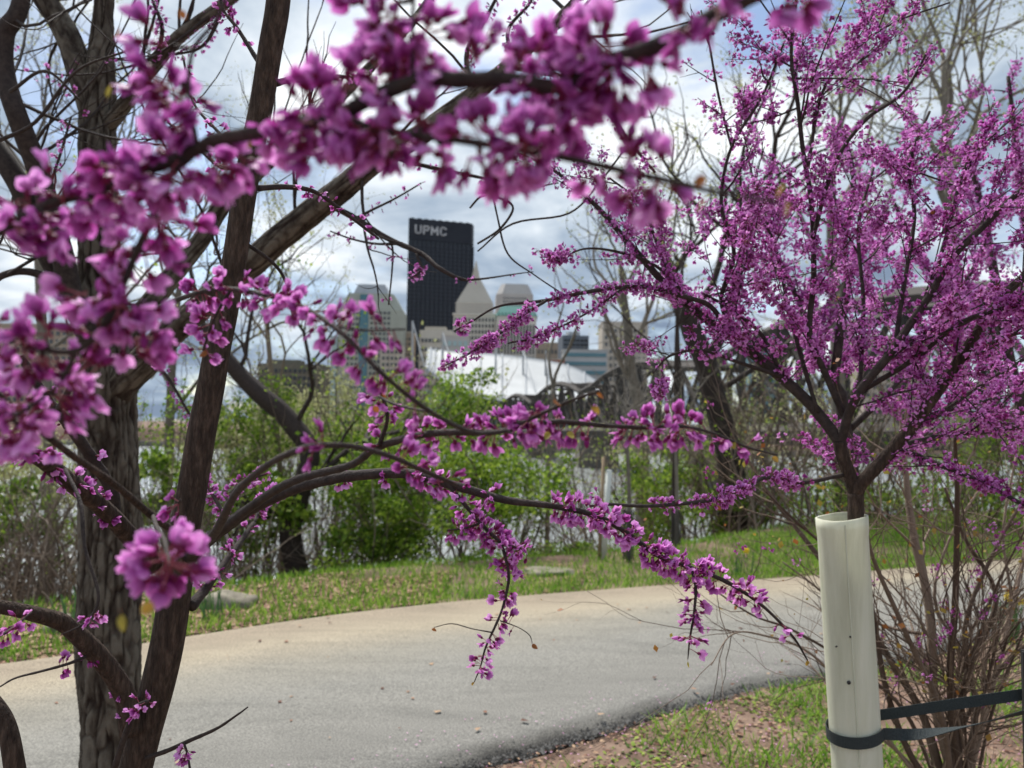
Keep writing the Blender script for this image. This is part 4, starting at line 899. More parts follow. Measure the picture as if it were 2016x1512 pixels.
# ------------------------------------------------------------------ smooth-barked redbud on the left
bx0 = G(235, 1960)
t = thing('redbud_tree', 'smooth brown redbud with a slanting trunk on the left and flowering lower branches', 'tree', (bx0[0], bx0[1], 0)); T2 = Limbs(t)
dT = 1.35; bx0 = P(205, 1750, dT); gbase = P(190, 1850, dT); gbase = np.array((gbase[0], gbase[1], -.05)); t.location = tuple(gbase)
T2.add('trunk', [(205, 1750, 68, dT), (240, 1600, 66, dT), (278, 1470, 63, dT), (322, 1300, 64, dT), (350, 1130, 60, dT), (376, 970, 56, dT), (402, 830, 54, dT), (428, 690, 50, dT), (452, 570, 47, dT), (478, 400, 46, dT), (508, 240, 45, dT), (535, 80, 46, dT), (552, -40, 46, dT), (566, -200, 40, dT)], 'trunk', M_SMOOTH, 22, 16, .10, z_to=gbase)
T2.add('c1', [(258, 1440, 44, 1.32), (246, 1370, 40, 1.30), (190, 1285, 38, 1.25), (130, 1232, 34, 1.2), (60, 1205, 29, 1.14), (-30, 1192, 26, 1.1)], 'limb', M_SMOOTH, 14)
T2.add('c2', [(-40, 1350, 30, 1.3), (10, 1420, 34, 1.3), (30, 1512, 38, 1.3), (50, 1640, 40, 1.33), (110, 1760, 44, 1.35)], 'limb', M_SMOOTH, 14)
T2.add('c3', [(300, 1115, 40, 1.33), (262, 1060, 37, 1.28), (200, 1000, 35, 1.2), (120, 932, 33, 1.1), (50, 885, 30, 1.0), (-30, 866, 28, .95)], 'limb', M_SMOOTH, 14)
T2.add('c4', [(368, 1065, 15, 1.1), (300, 1015, 15, .9), (220, 950, 14, .75), (130, 888, 14, .66), (60, 830, 14, .6), (-20, 765, 14, .56)], 'branch', M_SMOOTH, 10)
T2.add('c5', [(225, 1010, 24, 1.3), (215, 955, 23, 1.28), (180, 900, 22, 1.25), (130, 830, 21, 1.2), (95, 790, 18, 1.18), (40, 700, 14, 1.15)], 'branch', M_TWIG, 10)
T2.add('c6', [(128, 925, 8, 1.05), (158, 990, 8, 1.0), (168, 1080, 7, .97), (194, 1175, 6, .95), (168, 1225, 5, .94), (120, 1250, 3, .93)], 'twig', M_TWIG, 6)
T2.add('c7', [(375, 1195, 24, 1.36), (400, 1165, 18, 1.4), (420, 1140, 14, 1.42), (455, 1090, 12, 1.5), (500, 1030, 10, 1.6)], 'branch', M_TWIG, 8)
T2.add('A', [(372, 1100, 26, 1.33), (432, 1046, 24, 1.28), (505, 996, 23, 1.2), (600, 955, 22, 1.14), (700, 936, 21, 1.1), (800, 933, 20, 1.08), (900, 958, 18, 1.06), (1000, 985, 15, 1.06), (1100, 998, 12, 1.06), (1190, 1022, 11, 1.07), (1290, 1090, 10, 1.07), (1345, 1112, 9, 1.07), (1430, 1145, 8, 1.08), (1500, 1192, 6, 1.1), (1560, 1252, 5, 1.12), (1590, 1300, 3, 1.13)], 'branch', M_TWIG, 12)
T2.add('B', [(376, 1092, 20, 1.3), (440, 1040, 18, 1.2), (510, 985, 17, 1.1), (585, 945, 16, 1.0), (690, 916, 15, .9), (745, 880, 15, .84), (830, 856, 14, .78), (900, 850, 13, .74), (960, 852, 12, .72), (1040, 838, 11, .7), (1100, 830, 10, .7), (1190, 838, 9, .7), (1265, 842, 9, .71), (1330, 838, 7, .72), (1400, 852, 6, .75), (1470, 880, 5, .78), (1530, 896, 3, .8)], 'branch', M_TWIG, 12)
T2.add('D', [(390, 1085, 16, 1.25), (425, 1045, 16, 1.0), (470, 965, 15, .78), (540, 908, 14, .66), (600, 882, 13, .6), (655, 876, 12, .58), (720, 884, 11, .6), (780, 902, 10, .64), (840, 930, 9, .7), (900, 955, 7, .76)], 'branch', M_TWIG, 10)
T2.add('H', [(875, 945, 9, 1.06), (930, 1012, 8, 1.05), (962, 1046, 8, 1.04), (985, 1070, 7, 1.03), (998, 1110, 6, 1.02), (1001, 1145, 6, 1.02), (990, 1195, 5, 1.01), (975, 1232, 5, 1.0), (955, 1278, 4, 1.0), (946, 1312, 3, 1.0), (934, 1342, 2, 1.0)], 'twig', M_TWIG, 7)
T2.add('H2', [(1362, 1118, 6, 1.07), (1370, 1160, 6, 1.06), (1366, 1210, 5, 1.05), (1358, 1260, 4, 1.05), (1354, 1298, 2, 1.05)], 'twig', M_TWIG, 6)
T2.add('H3', [(985, 1070, 5, 1.03), (1012, 1076, 4, 1.02), (1036, 1088, 3, 1.02)], 'twig', M_TWIG, 6)
T2.add('H4', [(945, 1030, 5, 1.04), (915, 1040, 4, 1.03), (880, 1044, 3, 1.03)], 'twig', M_TWIG, 6)
T2.add('H5', [(968, 1245, 3, 1.0), (930, 1238, 2, .98), (890, 1228, 2, .97), (855, 1235, 1.5, .96)], 'twig', M_TWIG, 5); T2.add('H6', [(985, 1222, 3, 1.0), (1020, 1235, 2, .99), (1042, 1250, 2, .99), (1048, 1266, 1.5, .98)], 'twig', M_TWIG, 5)
T2.add('B2', [(1000, 845, 9, .7), (1060, 818, 9, .66), (1120, 790, 8, .62), (1180, 770, 6, .6)], 'twig', M_TWIG, 8)
T2.add('B3', [(745, 880, 9, .83), (762, 830, 8, .82), (756, 790, 7, .81), (748, 772, 5, .8)], 'twig', M_TWIG, 7)
T2.add('B4', [(745, 780, 5, .8), (780, 797, 5, .75), (830, 808, 5, .7), (848, 812, 5, .66)], 'twig', M_TWIG, 7)
T2.add('E', [(112, 812, 12, 1.19), (160, 730, 11, 1.06), (230, 660, 10, .95), (300, 612, 10, .86), (360, 586, 10, .78), (440, 568, 10, .72), (540, 586, 10, .66), (610, 612, 10, .6), (680, 662, 10, .56), (760, 742, 10, .54), (850, 812, 10, .56), (930, 850, 10, .6), (1000, 848, 8, .66)], 'branch', M_TWIG, 10)
T2.add('E2', [(640, 640, 6, .58), (720, 650, 5, .55), (800, 648, 4, .55)], 'twig', M_TWIG, 6); T2.add('E3', [(455, 570, 7, .71), (420, 630, 6, .72), (400, 690, 5, .73)], 'twig', M_TWIG, 6)
T2.add('J', [(282, 1496, 10, 1.34), (318, 1482, 9, 1.3), (370, 1460, 8, 1.26), (430, 1432, 6, 1.22), (470, 1405, 4, 1.2), (488, 1392, 3, 1.2)], 'twig', M_TWIG, 7)
T2.add('J2', [(362, 1462, 5, 1.26), (370, 1490, 5, 1.25), (378, 1540, 5, 1.25)], 'twig', M_TWIG, 6)
T2.add('J3', [(225, 1512, 12, 1.26), (250, 1440, 12, 1.24), (268, 1395, 11, 1.23), (290, 1380, 8, 1.22)], 'twig', M_TWIG, 7)
T2.add('K1', [(60, 1205, 7, 1.12), (20, 1240, 6, 1.06), (-20, 1262, 6, 1.0)], 'twig', M_TWIG, 7)
T2.add('K2', [(186, 1284, 7, 1.25), (140, 1305, 6, 1.2), (80, 1322, 5, 1.15), (30, 1335, 4, 1.12), (0, 1352, 3, 1.1)], 'twig', M_TWIG, 6)
T2.add('K3', [(360, 1055, 8, 1.0), (350, 1010, 7, .82), (355, 985, 6, .74)], 'twig', M_TWIG, 7)
T2.add('O', [(300, 1015, 9, .9), (308, 1036, 9, .7), (322, 1060, 8, .54), (330, 1092, 8, .48), (335, 1115, 6, .46)], 'twig', M_TWIG, 7)
for key, K in {'x1': [(455, 1090, 9, 1.5), (440, 1010, 7, 1.7), (470, 955, 6, 1.8), (530, 930, 4, 1.9)], 'x2': [(440, 1010, 7, 1.7), (410, 960, 6, 1.75), (390, 925, 4, 1.8)], 'x3': [(500, 1030, 7, 1.6), (520, 985, 5, 1.7), (560, 960, 4, 1.75)], 'u1': [(495, 320, 14, 1.36), (440, 330, 9, 1.4), (400, 300, 7, 1.45), (330, 240, 5, 1.5)], 'u2': [(540, 165, 14, 1.36), (600, 150, 10, 1.38), (660, 150, 8, 1.4), (740, 160, 6, 1.45)], 'u3': [(505, 370, 12, 1.36), (560, 368, 11, 1.4), (620, 378, 9, 1.45), (680, 420, 7, 1.5), (745, 470, 5, 1.6)],
               'u4': [(520, 140, 10, 1.36), (470, 60, 8, 1.4), (440, 20, 6, 1.42), (430, -30, 5, 1.45)], 'u5': [(470, 470, 9, 1.36), (540, 520, 7, 1.4), (570, 570, 5, 1.42), (580, 600, 3, 1.44)], 'u6': [(488, 330, 9, 1.36), (430, 260, 7, 1.4), (380, 200, 5, 1.45), (360, 110, 4, 1.5)]}.items():
    T2.add(key, K, 'branch', M_TWIG, 8)
FL = []
FL += T2.along('A', .52, .70, 12, 12, 1.2); FL += T2.along('A', .70, .86, 8, 10, 1.2); FL += T2.along('A', .86, .95, 3, 3, 1.1); FL += T2.along('A', .22, .48, 5, 6, 1.1); FL += T2.along('A', .36, .38, 1, 12, 1.1)
FL += T2.along('H', .06, .42, 9, 9, 1.2); FL += T2.along('H', .44, .6, 3, 5, 1.1); FL += T2.along('H', .64, .66, 1, 6, 1.05); FL += T2.along('H', .74, .92, 4, 6, 1.05); FL += T2.along('H3', .3, 1, 3, 5, 1.05); FL += T2.along('H4', .2, 1, 3, 5, 1.05); FL += T2.along('H6', .0, .3, 2, 4, 1.0)
FL += T2.along('H2', 0, .8, 6, 8, 1.15)
FL += T2.along('B', .30, .50, 7, 4, 1.15); FL += T2.along('B', .50, .62, 6, 6, 1.2); FL += T2.along('B', .62, .68, 3, 4, 1.2); FL += T2.along('B', .72, .84, 7, 6, 1.15); FL += T2.along('B', .84, .96, 4, 2, 1.1); FL += T2.along('B3', .2, 1, 5, 3, 1.1); FL += T2.along('B2', .0, .5, 3, 3, 1.1)
FL += T2.along('D', .45, .55, 2, 3, 1.1); FL += T2.along('D', .75, 1, 4, 4, 1.1); FL += T2.along('c7', .3, 1, 6, 6, 1.2)
FL += T2.along('E', .34, .63, 11, 5, 1.05); FL += T2.along('E', .63, .82, 8, 3, 1.0); FL += T2.along('E2', .1, 1, 3, 3, 1.2); FL += T2.along('E3', .3, 1, 4, 4, 1.15)
FL += T2.along('J2', 0, 1, 3, 6, 1.05); FL += T2.along('J3', .6, 1, 3, 4, 1.05); FL += T2.along('K2', 0, .35, 2, 8, 1.1); FL += T2.along('K1', .2, 1, 3, 5, 1.15); FL += T2.along('c6', .72, .76, 1, 6, 1.0); FL += T2.along('K3', .8, 1, 1, 4, 1.1)
FL += T2.along('O', .72, 1, 6, 4, 1.3, .1)
FL += T2.along('c3', .35, .95, 10, 5, 1.2); FL += T2.along('c5', .1, .9, 6, 4, 1.15); FL += T2.along('c1', .1, .3, 2, 5, 1.0); FL += T2.along('c4', .6, 1, 3, 4, 1.1)
for k in ('u1', 'u2', 'u3', 'u4', 'u6'): FL += T2.along(k, .25, 1, 7, 4, 1.1)
for k in ('x1', 'x2', 'x3'): FL += T2.along(k, .2, 1, 11, 6, 1.1)
for x, y, d in [(1590, 1300, 1.12), (1354, 1302, 1.05), (934, 1342, 1.0), (1048, 1268, .98), (855, 1236, .96), (750, 770, .8), (735, 800, .76), (1092, 785, .6), (1080, 850, .68), (1118, 850, .68), (1440, 868, .77), (1180, 770, .6), (1165, 800, .6), (300, 1185, .38), (240, 1210, .39), (405, 690, .72), (1520, 900, .8)]:
    leaf_obj(t, P(x, y, d), nrm(np.array((rng.normal() * .5, rng.normal() * .3, -.8))), .0085 if d > .5 else .008)
put_flowers(t, FL, 300, 0, 1)

# ------------------------------------------------------------------ rough-barked tree behind it
dR = 2.85; gb = P(215, 1680, dR); gb = np.array((gb[0], gb[1], -.05))
t = thing('rough_bark_tree', 'thick tree with grey flaking bark standing behind the smooth trunk', 'tree', gb); RT = Limbs(t)
def barky(pts, rad, name, nth=130, per_m=160, depth=.016, mat=M_ROUGH):
    L_ = np.r_[0, np.cumsum(np.linalg.norm(np.diff(pts, axis=0), axis=1))]; n_ = max(20, int(L_[-1] * per_m)); u_ = np.linspace(0, L_[-1], n_)
    pp = np.stack([np.interp(u_, L_, pts[:, c]) for c in range(3)], 1); rr = np.interp(u_, L_, rad); t_, a, b_ = frames(pp); th = np.linspace(0, 2 * math.pi, nth, endpoint=False); V = np.zeros((n_, nth, 3)); CRK = np.zeros((n_, nth))
    for i_ in range(n_):
        for j in range(nth):
            q = Vector((math.cos(th[j]) * rr[i_] * 52 + 3, math.sin(th[j]) * rr[i_] * 52, u_[i_] * 15)); w_ = mnoise.noise_vector(q * .6) * .8; q2 = q + w_; cr = min(1, abs(mnoise.noise(Vector((q2.x * .75, q2.y * .75, q2.z * .22)))) * 4.5 + .05); cr *= .45 + .55 * min(1, abs(mnoise.noise(Vector((q2.x * .4 + 9, q2.y * .4, q2.z * .8)))) * 5); h_ = (cr ** .5) * depth + mnoise.noise(q * .25) * depth * .8 + mnoise.noise(q * 2.5) * depth * .2
            CRK[i_, j] = .12 + .88 * cr * (.75 + .5 * mnoise.noise(q * .9)); V[i_, j] = pp[i_] + (rr[i_] - depth + h_ * (rr[i_] / .1) ** .5) * (math.cos(th[j]) * a[i_] + math.sin(th[j]) * b_[i_])
    i_ = np.arange(n_ - 1)[:, None] * nth; j = np.arange(nth)[None]; F = np.stack([i_ + j, i_ + (j + 1) % nth, i_ + nth + (j + 1) % nth, i_ + nth + j], -1).reshape(-1, 4)
    m = MB(); m.add(V.reshape(-1, 3), [(F, 0)], CRK.ravel()); return attach(m.build(name, mat), t)
K = [(222, 1680, 128, dR), (220, 1500, 118, dR), (220, 1300, 116, dR), (218, 1120, 114, dR), (215, 950, 110, dR), (210, 800, 112, dR), (205, 690, 104, dR), (198, 560, 84, dR), (194, 420, 78, dR), (192, 300, 74, dR), (194, 170, 64, dR), (202, 60, 48, dR), (210, -80, 40, dR)]
pts, rad = chain(K, 8, .15); RT.S['trunk'] = (pts, rad); barky(np.vstack([gb, pts]), np.r_[rad[0], rad], 'trunk')
for key, K, md in [('b1', [(190, 250, 50, dR), (165, 160, 54, dR), (135, 80, 50, dR), (95, 10, 46, dR), (50, -60, 40, dR)], 'r'), ('b3', [(205, 800, 70, dR), (260, 735, 66, 2.8), (330, 665, 60, 2.75), (395, 605, 56, 2.7), (470, 540, 56, 2.65), (560, 460, 54, 2.6), (650, 388, 52, 2.55), (725, 330, 48, 2.5), (830, 262, 44, 2.45), (930, 190, 40, 2.4), (1010, 120, 32, 2.35), (1080, 60, 26, 2.3), (1150, -20, 20, 2.3)], 'r'),
                   ('b4', [(215, 760, 50, dR), (268, 640, 46, 2.9), (330, 555, 42, 2.95), (390, 480, 38, 3.0), (440, 405, 36, 3.0), (510, 335, 34, 3.0), (580, 270, 30, 3.0), (680, 180, 26, 3.0), (780, 80, 22, 3.0), (860, -20, 18, 3.0)], 'r'),
                   ('b2', [(200, 260, 34, dR), (250, 200, 34, 2.8), (310, 120, 32, 2.75), (360, 65, 28, 2.7), (430, 15, 26, 2.7), (500, -40, 22, 2.7)], 'r'),
                   ('l1', [(190, 700, 44, 2.8), (150, 600, 42, 2.7), (122, 500, 42, 2.65), (100, 420, 40, 2.6), (70, 320, 40, 2.55), (35, 230, 38, 2.5), (8, 140, 36, 2.5), (8, 70, 36, 2.5), (35, 25, 32, 2.5), (50, -40, 28, 2.5)], 's'),
                   ('l2', [(165, 640, 36, 2.75), (110, 540, 34, 2.7), (70, 460, 34, 2.65), (40, 370, 40, 2.6), (-10, 290, 40, 2.6), (-60, 230, 38, 2.6)], 's'),
                   ('l3', [(120, 560, 16, 2.65), (60, 535, 15, 2.6), (10, 540, 14, 2.55), (-30, 560, 13, 2.5)], 's')]:
    pts, rad = chain(K, 8, .2); RT.S[key] = (pts, rad)
    if md == 'r' and key in ('b3', 'b1', 'b4', 'b2'): barky(pts, rad, 'limb', 60, 110, .006)
    else:
        m = MB(); tube(m, pts, rad, 14); attach(m.build('limb', M_TWIG), t)
for key, K in {'s1': [(640, 398, 15, 2.55), (700, 430, 13, 2.5), (760, 468, 12, 2.5), (830, 500, 10, 2.45), (865, 528, 9, 2.4), (905, 548, 7, 2.4), (940, 550, 5, 2.4), (1010, 540, 3, 2.4), (1050, 535, 2, 2.4)],
               's2': [(700, 430, 6, 2.5), (735, 412, 5, 2.5), (780, 390, 4, 2.5), (830, 360, 3, 2.5)], 's3': [(740, 460, 6, 2.5), (770, 480, 5, 2.5), (772, 530, 4, 2.5), (765, 600, 3, 2.5)], 's4': [(790, 480, 6, 2.48), (740, 480, 5, 2.5), (690, 470, 4, 2.5), (650, 455, 3, 2.5)],
               's5': [(820, 500, 6, 2.45), (830, 530, 5, 2.42), (812, 545, 3, 2.4)], 's6': [(1000, 128, 16, 2.35), (1100, 150, 12, 2.3), (1180, 200, 9, 2.3), (1240, 280, 7, 2.3), (1290, 340, 5, 2.3)], 's7': [(930, 190, 14, 2.4), (920, 100, 11, 2.4), (960, 30, 8, 2.4), (990, -30, 6, 2.4)],
               's8': [(760, 305, 10, 2.5), (850, 330, 8, 2.5), (950, 350, 6, 2.5), (1020, 370, 5, 2.5), (1100, 360, 3, 2.5)], 's9': [(1010, 120, 10, 2.35), (1000, 60, 8, 2.3), (1040, 10, 6, 2.3), (1060, -30, 5, 2.3)],
               'v1': [(940, 480, 4, 2.0), (985, 450, 5, 2.0), (1010, 410, 5, 2.0), (985, 390, 5, 2.0), (950, 385, 5, 2.0), (925, 410, 4, 2.0)], 'v2': [(970, 380, 4, 2.0), (980, 430, 4, 2.0), (1000, 500, 4, 2.0), (1050, 540, 3, 2.0), (1110, 580, 3, 2.0)], 'v3': [(1240, 280, 4, 2.2), (1180, 360, 4, 2.1), (1120, 420, 4, 2.1), (1010, 440, 4, 2.0), (940, 495, 3, 2.0)],
               'w1': [(300, 130, 9, 2.7), (320, 60, 8, 2.6), (300, 0, 6, 2.6)], 'w2': [(440, 15, 9, 2.7), (400, 90, 6, 2.7), (330, 110, 4, 2.7)], 'w3': [(20, 180, 8, 2.4), (90, 140, 6, 2.3), (160, 200, 4, 2.3)], 'w4': [(-10, 280, 8, 2.2), (70, 240, 7, 2.2), (150, 140, 5, 2.2), (250, 100, 4, 2.2)],
               'w5': [(-10, 390, 6, 2.3), (60, 440, 6, 2.3), (110, 330, 5, 2.3), (140, 230, 4, 2.3)], 'w6': [(230, 740, 8, 2.6), (270, 700, 7, 2.6), (320, 730, 6, 2.6), (370, 810, 5, 2.6), (395, 850, 4, 2.6)]}.items():
    RT.add(key, K, 'branch', M_TWIG, 6, 6)
FL = []
for k, a, n_, c_ in [('s2', .1, 6, 4), ('s4', .1, 6, 3), ('s5', .3, 4, 6), ('s1', .55, 5, 3), ('s6', .1, 14, 6), ('s7', .1, 10, 6), ('s8', .05, 12, 4), ('s9', .1, 10, 6), ('w1', .1, 12, 6), ('w2', .1, 9, 6), ('w3', .2, 4, 4), ('w5', .5, 5, 4), ('w6', .4, 12, 5), ('b2', .55, 10, 6), ('b4', .6, 14, 6), ('b3', .72, 18, 6)]: FL += RT.along(k, a, 1, n_, c_, 1.15)
m = MB(); tips = []
for key in ('b1', 'b2', 'b3', 'b4', 'l1', 'l2'):
    pts, rad = RT.S[key]
    for q in range(9):
        j = int(rng.integers(len(pts) // 4, len(pts) - 1)); twig(m, pts[j], nrm(rdir(.5) * np.array((1, .5, 1))), rng.uniform(.25, .55), .006, 2, tips, .25, 4, (1, 3), .11, .6, 5, .6)
attach(m.build('twigs', M_TWIG, kind='stuff'), t); tp = np.array(tips)
for q in range(130):
    p = tp[int(rng.integers(0, len(tp)))]; FL += cluster(p, rdir(), int(rng.integers(2, 6)), 1.1)
put_flowers(t, FL, 300, 1, 1)

# ------------------------------------------------------------------ guarded redbud on the right, its tube, strap and stake
dG = 1.85
CLM = []
def cluster_mesh(k, lod=1):
    m = MB(); r = np.random.default_rng(900 + k)
    for q in range(int(r.integers(5, 9))):
        d = nrm(r.normal(size=3) + np.array((0, 0, .35))); kk = int(r.integers(0, 8)); TV, FF, TR = FT[lod][kk]; M_ = rot_to(d, r.random() * 6.28) * r.uniform(.95, 1.25)
        m.add(TV @ M_.T + r.normal(size=3) * .0045, FF, TR * .6 + .4 * float(r.random()))
    return m
CLT = [as_tpl(cluster_mesh(k, 3)) for k in range(6)]
CLM = []
for k in range(6): 
    mm = cluster_mesh(k); CLM.append(mm.mesh('flower_cluster', FLM))
CL2 = []
for k in range(4):
    m = MB(); r = np.random.default_rng(950 + k)
    for q in range(8):
        d = nrm(r.normal(size=3) + np.array((0, 0, .3))); TV, FF, TR = FT[2][int(r.integers(0, 6))]; M_ = rot_to(d, r.random() * 6.28) * r.uniform(1.0, 1.35); m.add(TV @ M_.T + r.normal(size=3) * .005, FF, TR * .6 + .4 * float(r.random()))
    CL2.append(as_tpl(m))
def put_clusters(t, C, maxn, lowres=False, sc=1.0):
    camp = np.array((0, 0, EYE)); C = sorted(C, key=lambda c: np.linalg.norm(c[0] - camp)); 
    # nearest first, but thinned so that they spread over the crown
    inv = Matrix.Translation(-t.location)
    for p, d in C[:maxn]:
        o = bpy.data.objects.new('flower_cluster', CLM[int(rng.integers(0, 6))]); COL.objects.link(o); o.parent = t; o.matrix_parent_inverse = inv; R_ = rot_to(d) * rng.uniform(.9, 1.15) * sc
        o.matrix_basis = Matrix((R_[0].tolist() + [p[0]], R_[1].tolist() + [p[1]], R_[2].tolist() + [p[2]], [0, 0, 0, 1]))
    rest = C[maxn:]; T_ = CL2 if lowres else CLT
    if rest:
        m = MB(); kk = rng.integers(0, len(T_), len(rest))
        for k in range(len(T_)):
            sel = [c for c, q in zip(rest, kk) if q == k]
            if sel: m.many(T_[k], np.array([rot_to(c[1]) * rng.uniform(.9, 1.2) * sc for c in sel]), np.array([c[0] for c in sel]))
        o = attach(m.build('blossoms', FLM, kind='stuff'), t); o['label'] = 'mass of pink blossom over the inner crown'
def crown_twigs(LB, keys, per_px, len_px, w_px, dspread, up, f0=.12, lvl2=2.0):
    """flowering side twigs grown from traced limbs; returns joined twig mesh and cluster seats"""
    m = MB(); seats = []
    def grow(p, d, length, r, lv):
        pts = [p]; dd = d; n_ = 6
        for k in range(n_): dd = nrm(dd + rng.normal(size=3) * .075 + np.array((0, 0, .025))); pts.append(pts[-1] + dd * length / n_)
        tube(m, pts, np.linspace(r, r * .4, n_ + 1), 5 if lv else 4, cap=False)
        pden = float(rng.choice((.12, .45, .75, .9)))
        for k in range(int(length / .0145) + 1):
            if rng.random() < pden:
                x = rng.uniform(.06, 1) * n_; j = min(int(x), n_ - 1); u_ = x - j; seats.append((pts[j] * (1 - u_) + pts[j + 1] * u_, nrm(rng.normal(size=3) + np.array((0, 0, -.2)))))
        if lv:
            for k in range(rng.poisson(lvl2)):
                j = int(rng.integers(1, n_)); grow(pts[j], nrm(nrm(pts[j + 1] - pts[j]) + rng.normal(size=3) * .42), length * rng.uniform(.35, .65), r * .6, lv - 1)
    for key in keys:
        pts, rad = LB.S[key]; Lpx = np.linalg.norm(np.diff(pts, axis=0), axis=1).sum() * FPX / dG
        for q in range(int(Lpx * per_px)):
            j = int(rng.uniform(f0, 1) * (len(pts) - 2)); ax_ = nrm(pts[j + 1] - pts[j]); d = nrm(ax_ * rng.uniform(.4, 1.0) + rng.normal(size=3) * np.array((.6, dspread, .45)) + np.array((0, 0, up)))
            grow(pts[j], d, rng.uniform(*len_px) * dG / FPX, max(w_px / 2 * dG / FPX * rng.uniform(.6, 1.2), .0009), 1)
        for q in range(int(Lpx / 22)):
            x = rng.uniform(f0 + .1, 1) * (len(pts) - 2); j = int(x)
            if rng.random() < .6: seats.append((pts[j] + rng.normal(size=3) * .004, rdir(-.1)))
    return m, seats
gb = P(1712, 2150, dG); gb = np.array((gb[0], gb[1], -.03))
t = thing('redbud_tree', 'young redbud in a white plastic tube with a wide pink crown on the right', 'tree', gb); GT = Limbs(t)
rw = lambda rows, d0=dG, d1=None: [(x, y, w_, d0 + ((d1 or d0) - d0) * k / (len(rows) - 1)) for k, (x, y, w_) in enumerate(rows)]
GT.add('trunk', rw([(1700, 1600, 34), (1696, 1300, 33), (1690, 1100, 32), (1685, 1030, 31), (1684, 970, 31)]), 'trunk', M_SMOOTH, 14, 8, .1, z_to=gb)
GT.add('R', rw([(1684, 972, 28), (1705, 942, 26), (1760, 880, 25), (1802, 832, 24), (1880, 722, 21), (1960, 600, 18), (2040, 520, 15), (2140, 400, 12)], dG, 1.7), 'limb', M_SMOOTH, 12)
GT.add('L0', rw([(1683, 972, 26), (1668, 920, 26), (1652, 870, 25)]), 'limb', M_SMOOTH, 12)
GT.add('L', rw([(1653, 872, 22), (1610, 812, 22), (1540, 742, 21), (1450, 672, 19), (1385, 624, 17), (1320, 570, 15), (1240, 482, 12), (1170, 402, 9), (1085, 332, 6), (1020, 300, 4)], dG, 2.05), 'limb', M_TWIG, 12)
GT.add('C', rw([(1653, 872, 20), (1672, 812, 18), (1692, 772, 17), (1762, 682, 16), (1830, 582, 14), (1880, 502, 13), (1962, 420, 12), (2060, 330, 10)], dG, 1.65), 'limb', M_TWIG, 12)
GT.add('V', rw([(1668, 830, 15), (1625, 735, 13), (1594, 660, 12), (1602, 540, 11), (1597, 400, 10), (1582, 300, 9), (1570, 200, 8), (1558, 110, 7), (1565, 20, 6), (1575, -60, 5)], dG, 1.75), 'limb', M_TWIG, 10)
GT.add('V2', rw([(1600, 470, 9), (1640, 330, 8), (1700, 240, 7), (1780, 180, 6), (1835, 85, 4)], 1.78, 1.7), 'branch', M_TWIG, 8)
GT.add('V3', rw([(1590, 330, 8), (1620, 180, 6), (1680, 100, 5), (1760, 45, 4), (1870, 5, 3)], 1.78, 1.75), 'branch', M_TWIG, 8)
GT.add('V4', rw([(1450, 672, 9), (1420, 590, 8), (1445, 500, 8), (1420, 400, 7), (1440, 290, 6), (1500, 190, 5), (1545, 80, 4)], 1.92, 1.8), 'branch', M_TWIG, 8)
GT.add('V5', rw([(1440, 290, 5), (1415, 190, 5), (1395, 80, 4), (1380, 20, 3)], 1.85, 1.8), 'branch', M_TWIG, 8)
GT.add('RL', rw([(1762, 878, 11), (1850, 915, 10), (1950, 958, 9), (2040, 1010, 8)], dG, 1.6), 'branch', M_TWIG, 8)
GT.add('RM', rw([(1694, 772, 11), (1800, 706, 10), (1900, 632, 9), (2040, 590, 8)], dG, 1.6), 'branch', M_TWIG, 8)
GT.add('RN', rw([(1770, 870, 10), (1850, 815, 9), (1930, 790, 8), (2040, 770, 7)], dG, 2.1), 'branch', M_TWIG, 8)
GT.add('R2', rw([(1802, 832, 10), (1870, 800, 9), (1950, 745, 8), (2050, 690, 6)], 1.82, 1.95), 'branch', M_TWIG, 8)
GT.add('R3', rw([(1762, 880, 10), (1850, 858, 9), (1940, 850, 8), (2050, 835, 6)], dG, 2.05), 'branch', M_TWIG, 8)
GT.add('R4', rw([(1880, 722, 9), (1930, 690, 8), (1990, 660, 7), (2060, 650, 5)], 1.78, 1.6), 'branch', M_TWIG, 8)
GT.add('L2', rw([(1540, 742, 8), (1450, 712, 7), (1380, 690, 6), (1320, 700, 5), (1285, 735, 3)], 1.88, 1.8), 'branch', M_TWIG, 8)
GT.add('L3', rw([(1385, 624, 8), (1300, 530, 7), (1230, 500, 6), (1150, 490, 4), (1090, 520, 3)], 1.95, 1.85), 'branch', M_TWIG, 8)
GT.add('LA', rw([(1440, 665, 11), (1400, 605, 10), (1340, 582, 10), (1260, 564, 9), (1160, 574, 8), (1072, 592, 7), (985, 602, 5), (930, 632, 4), (894, 652, 3)], 1.92, 1.75), 'branch', M_TWIG, 8)
GT.add('LB', rw([(1075, 592, 6), (1020, 628, 6), (960, 674, 5), (905, 706, 4), (868, 722, 3)], 1.8, 1.75), 'branch', M_TWIG, 7)
GT.add('LC', rw([(1230, 565, 5), (1150, 620, 4), (1060, 662, 4), (1000, 676, 3)], 1.84, 1.75), 'branch', M_TWIG, 7)
GT.add('LD', rw([(1660, 935, 9), (1580, 950, 8), (1510, 940, 8), (1465, 960, 8), (1395, 985, 8), (1290, 996, 7), (1200, 993, 6), (1165, 996, 5)], dG, 1.3), 'branch', M_TWIG, 8)
GT.add('LE', rw([(1540, 742, 9), (1500, 660, 8), (1440, 610, 7), (1380, 575, 5)], 1.9, 1.95), 'branch', M_TWIG, 8)
GT.add('LF', rw([(1320, 570, 7), (1290, 470, 6), (1260, 400, 5), (1200, 350, 4)], 2.0, 1.95), 'branch', M_TWIG, 8)
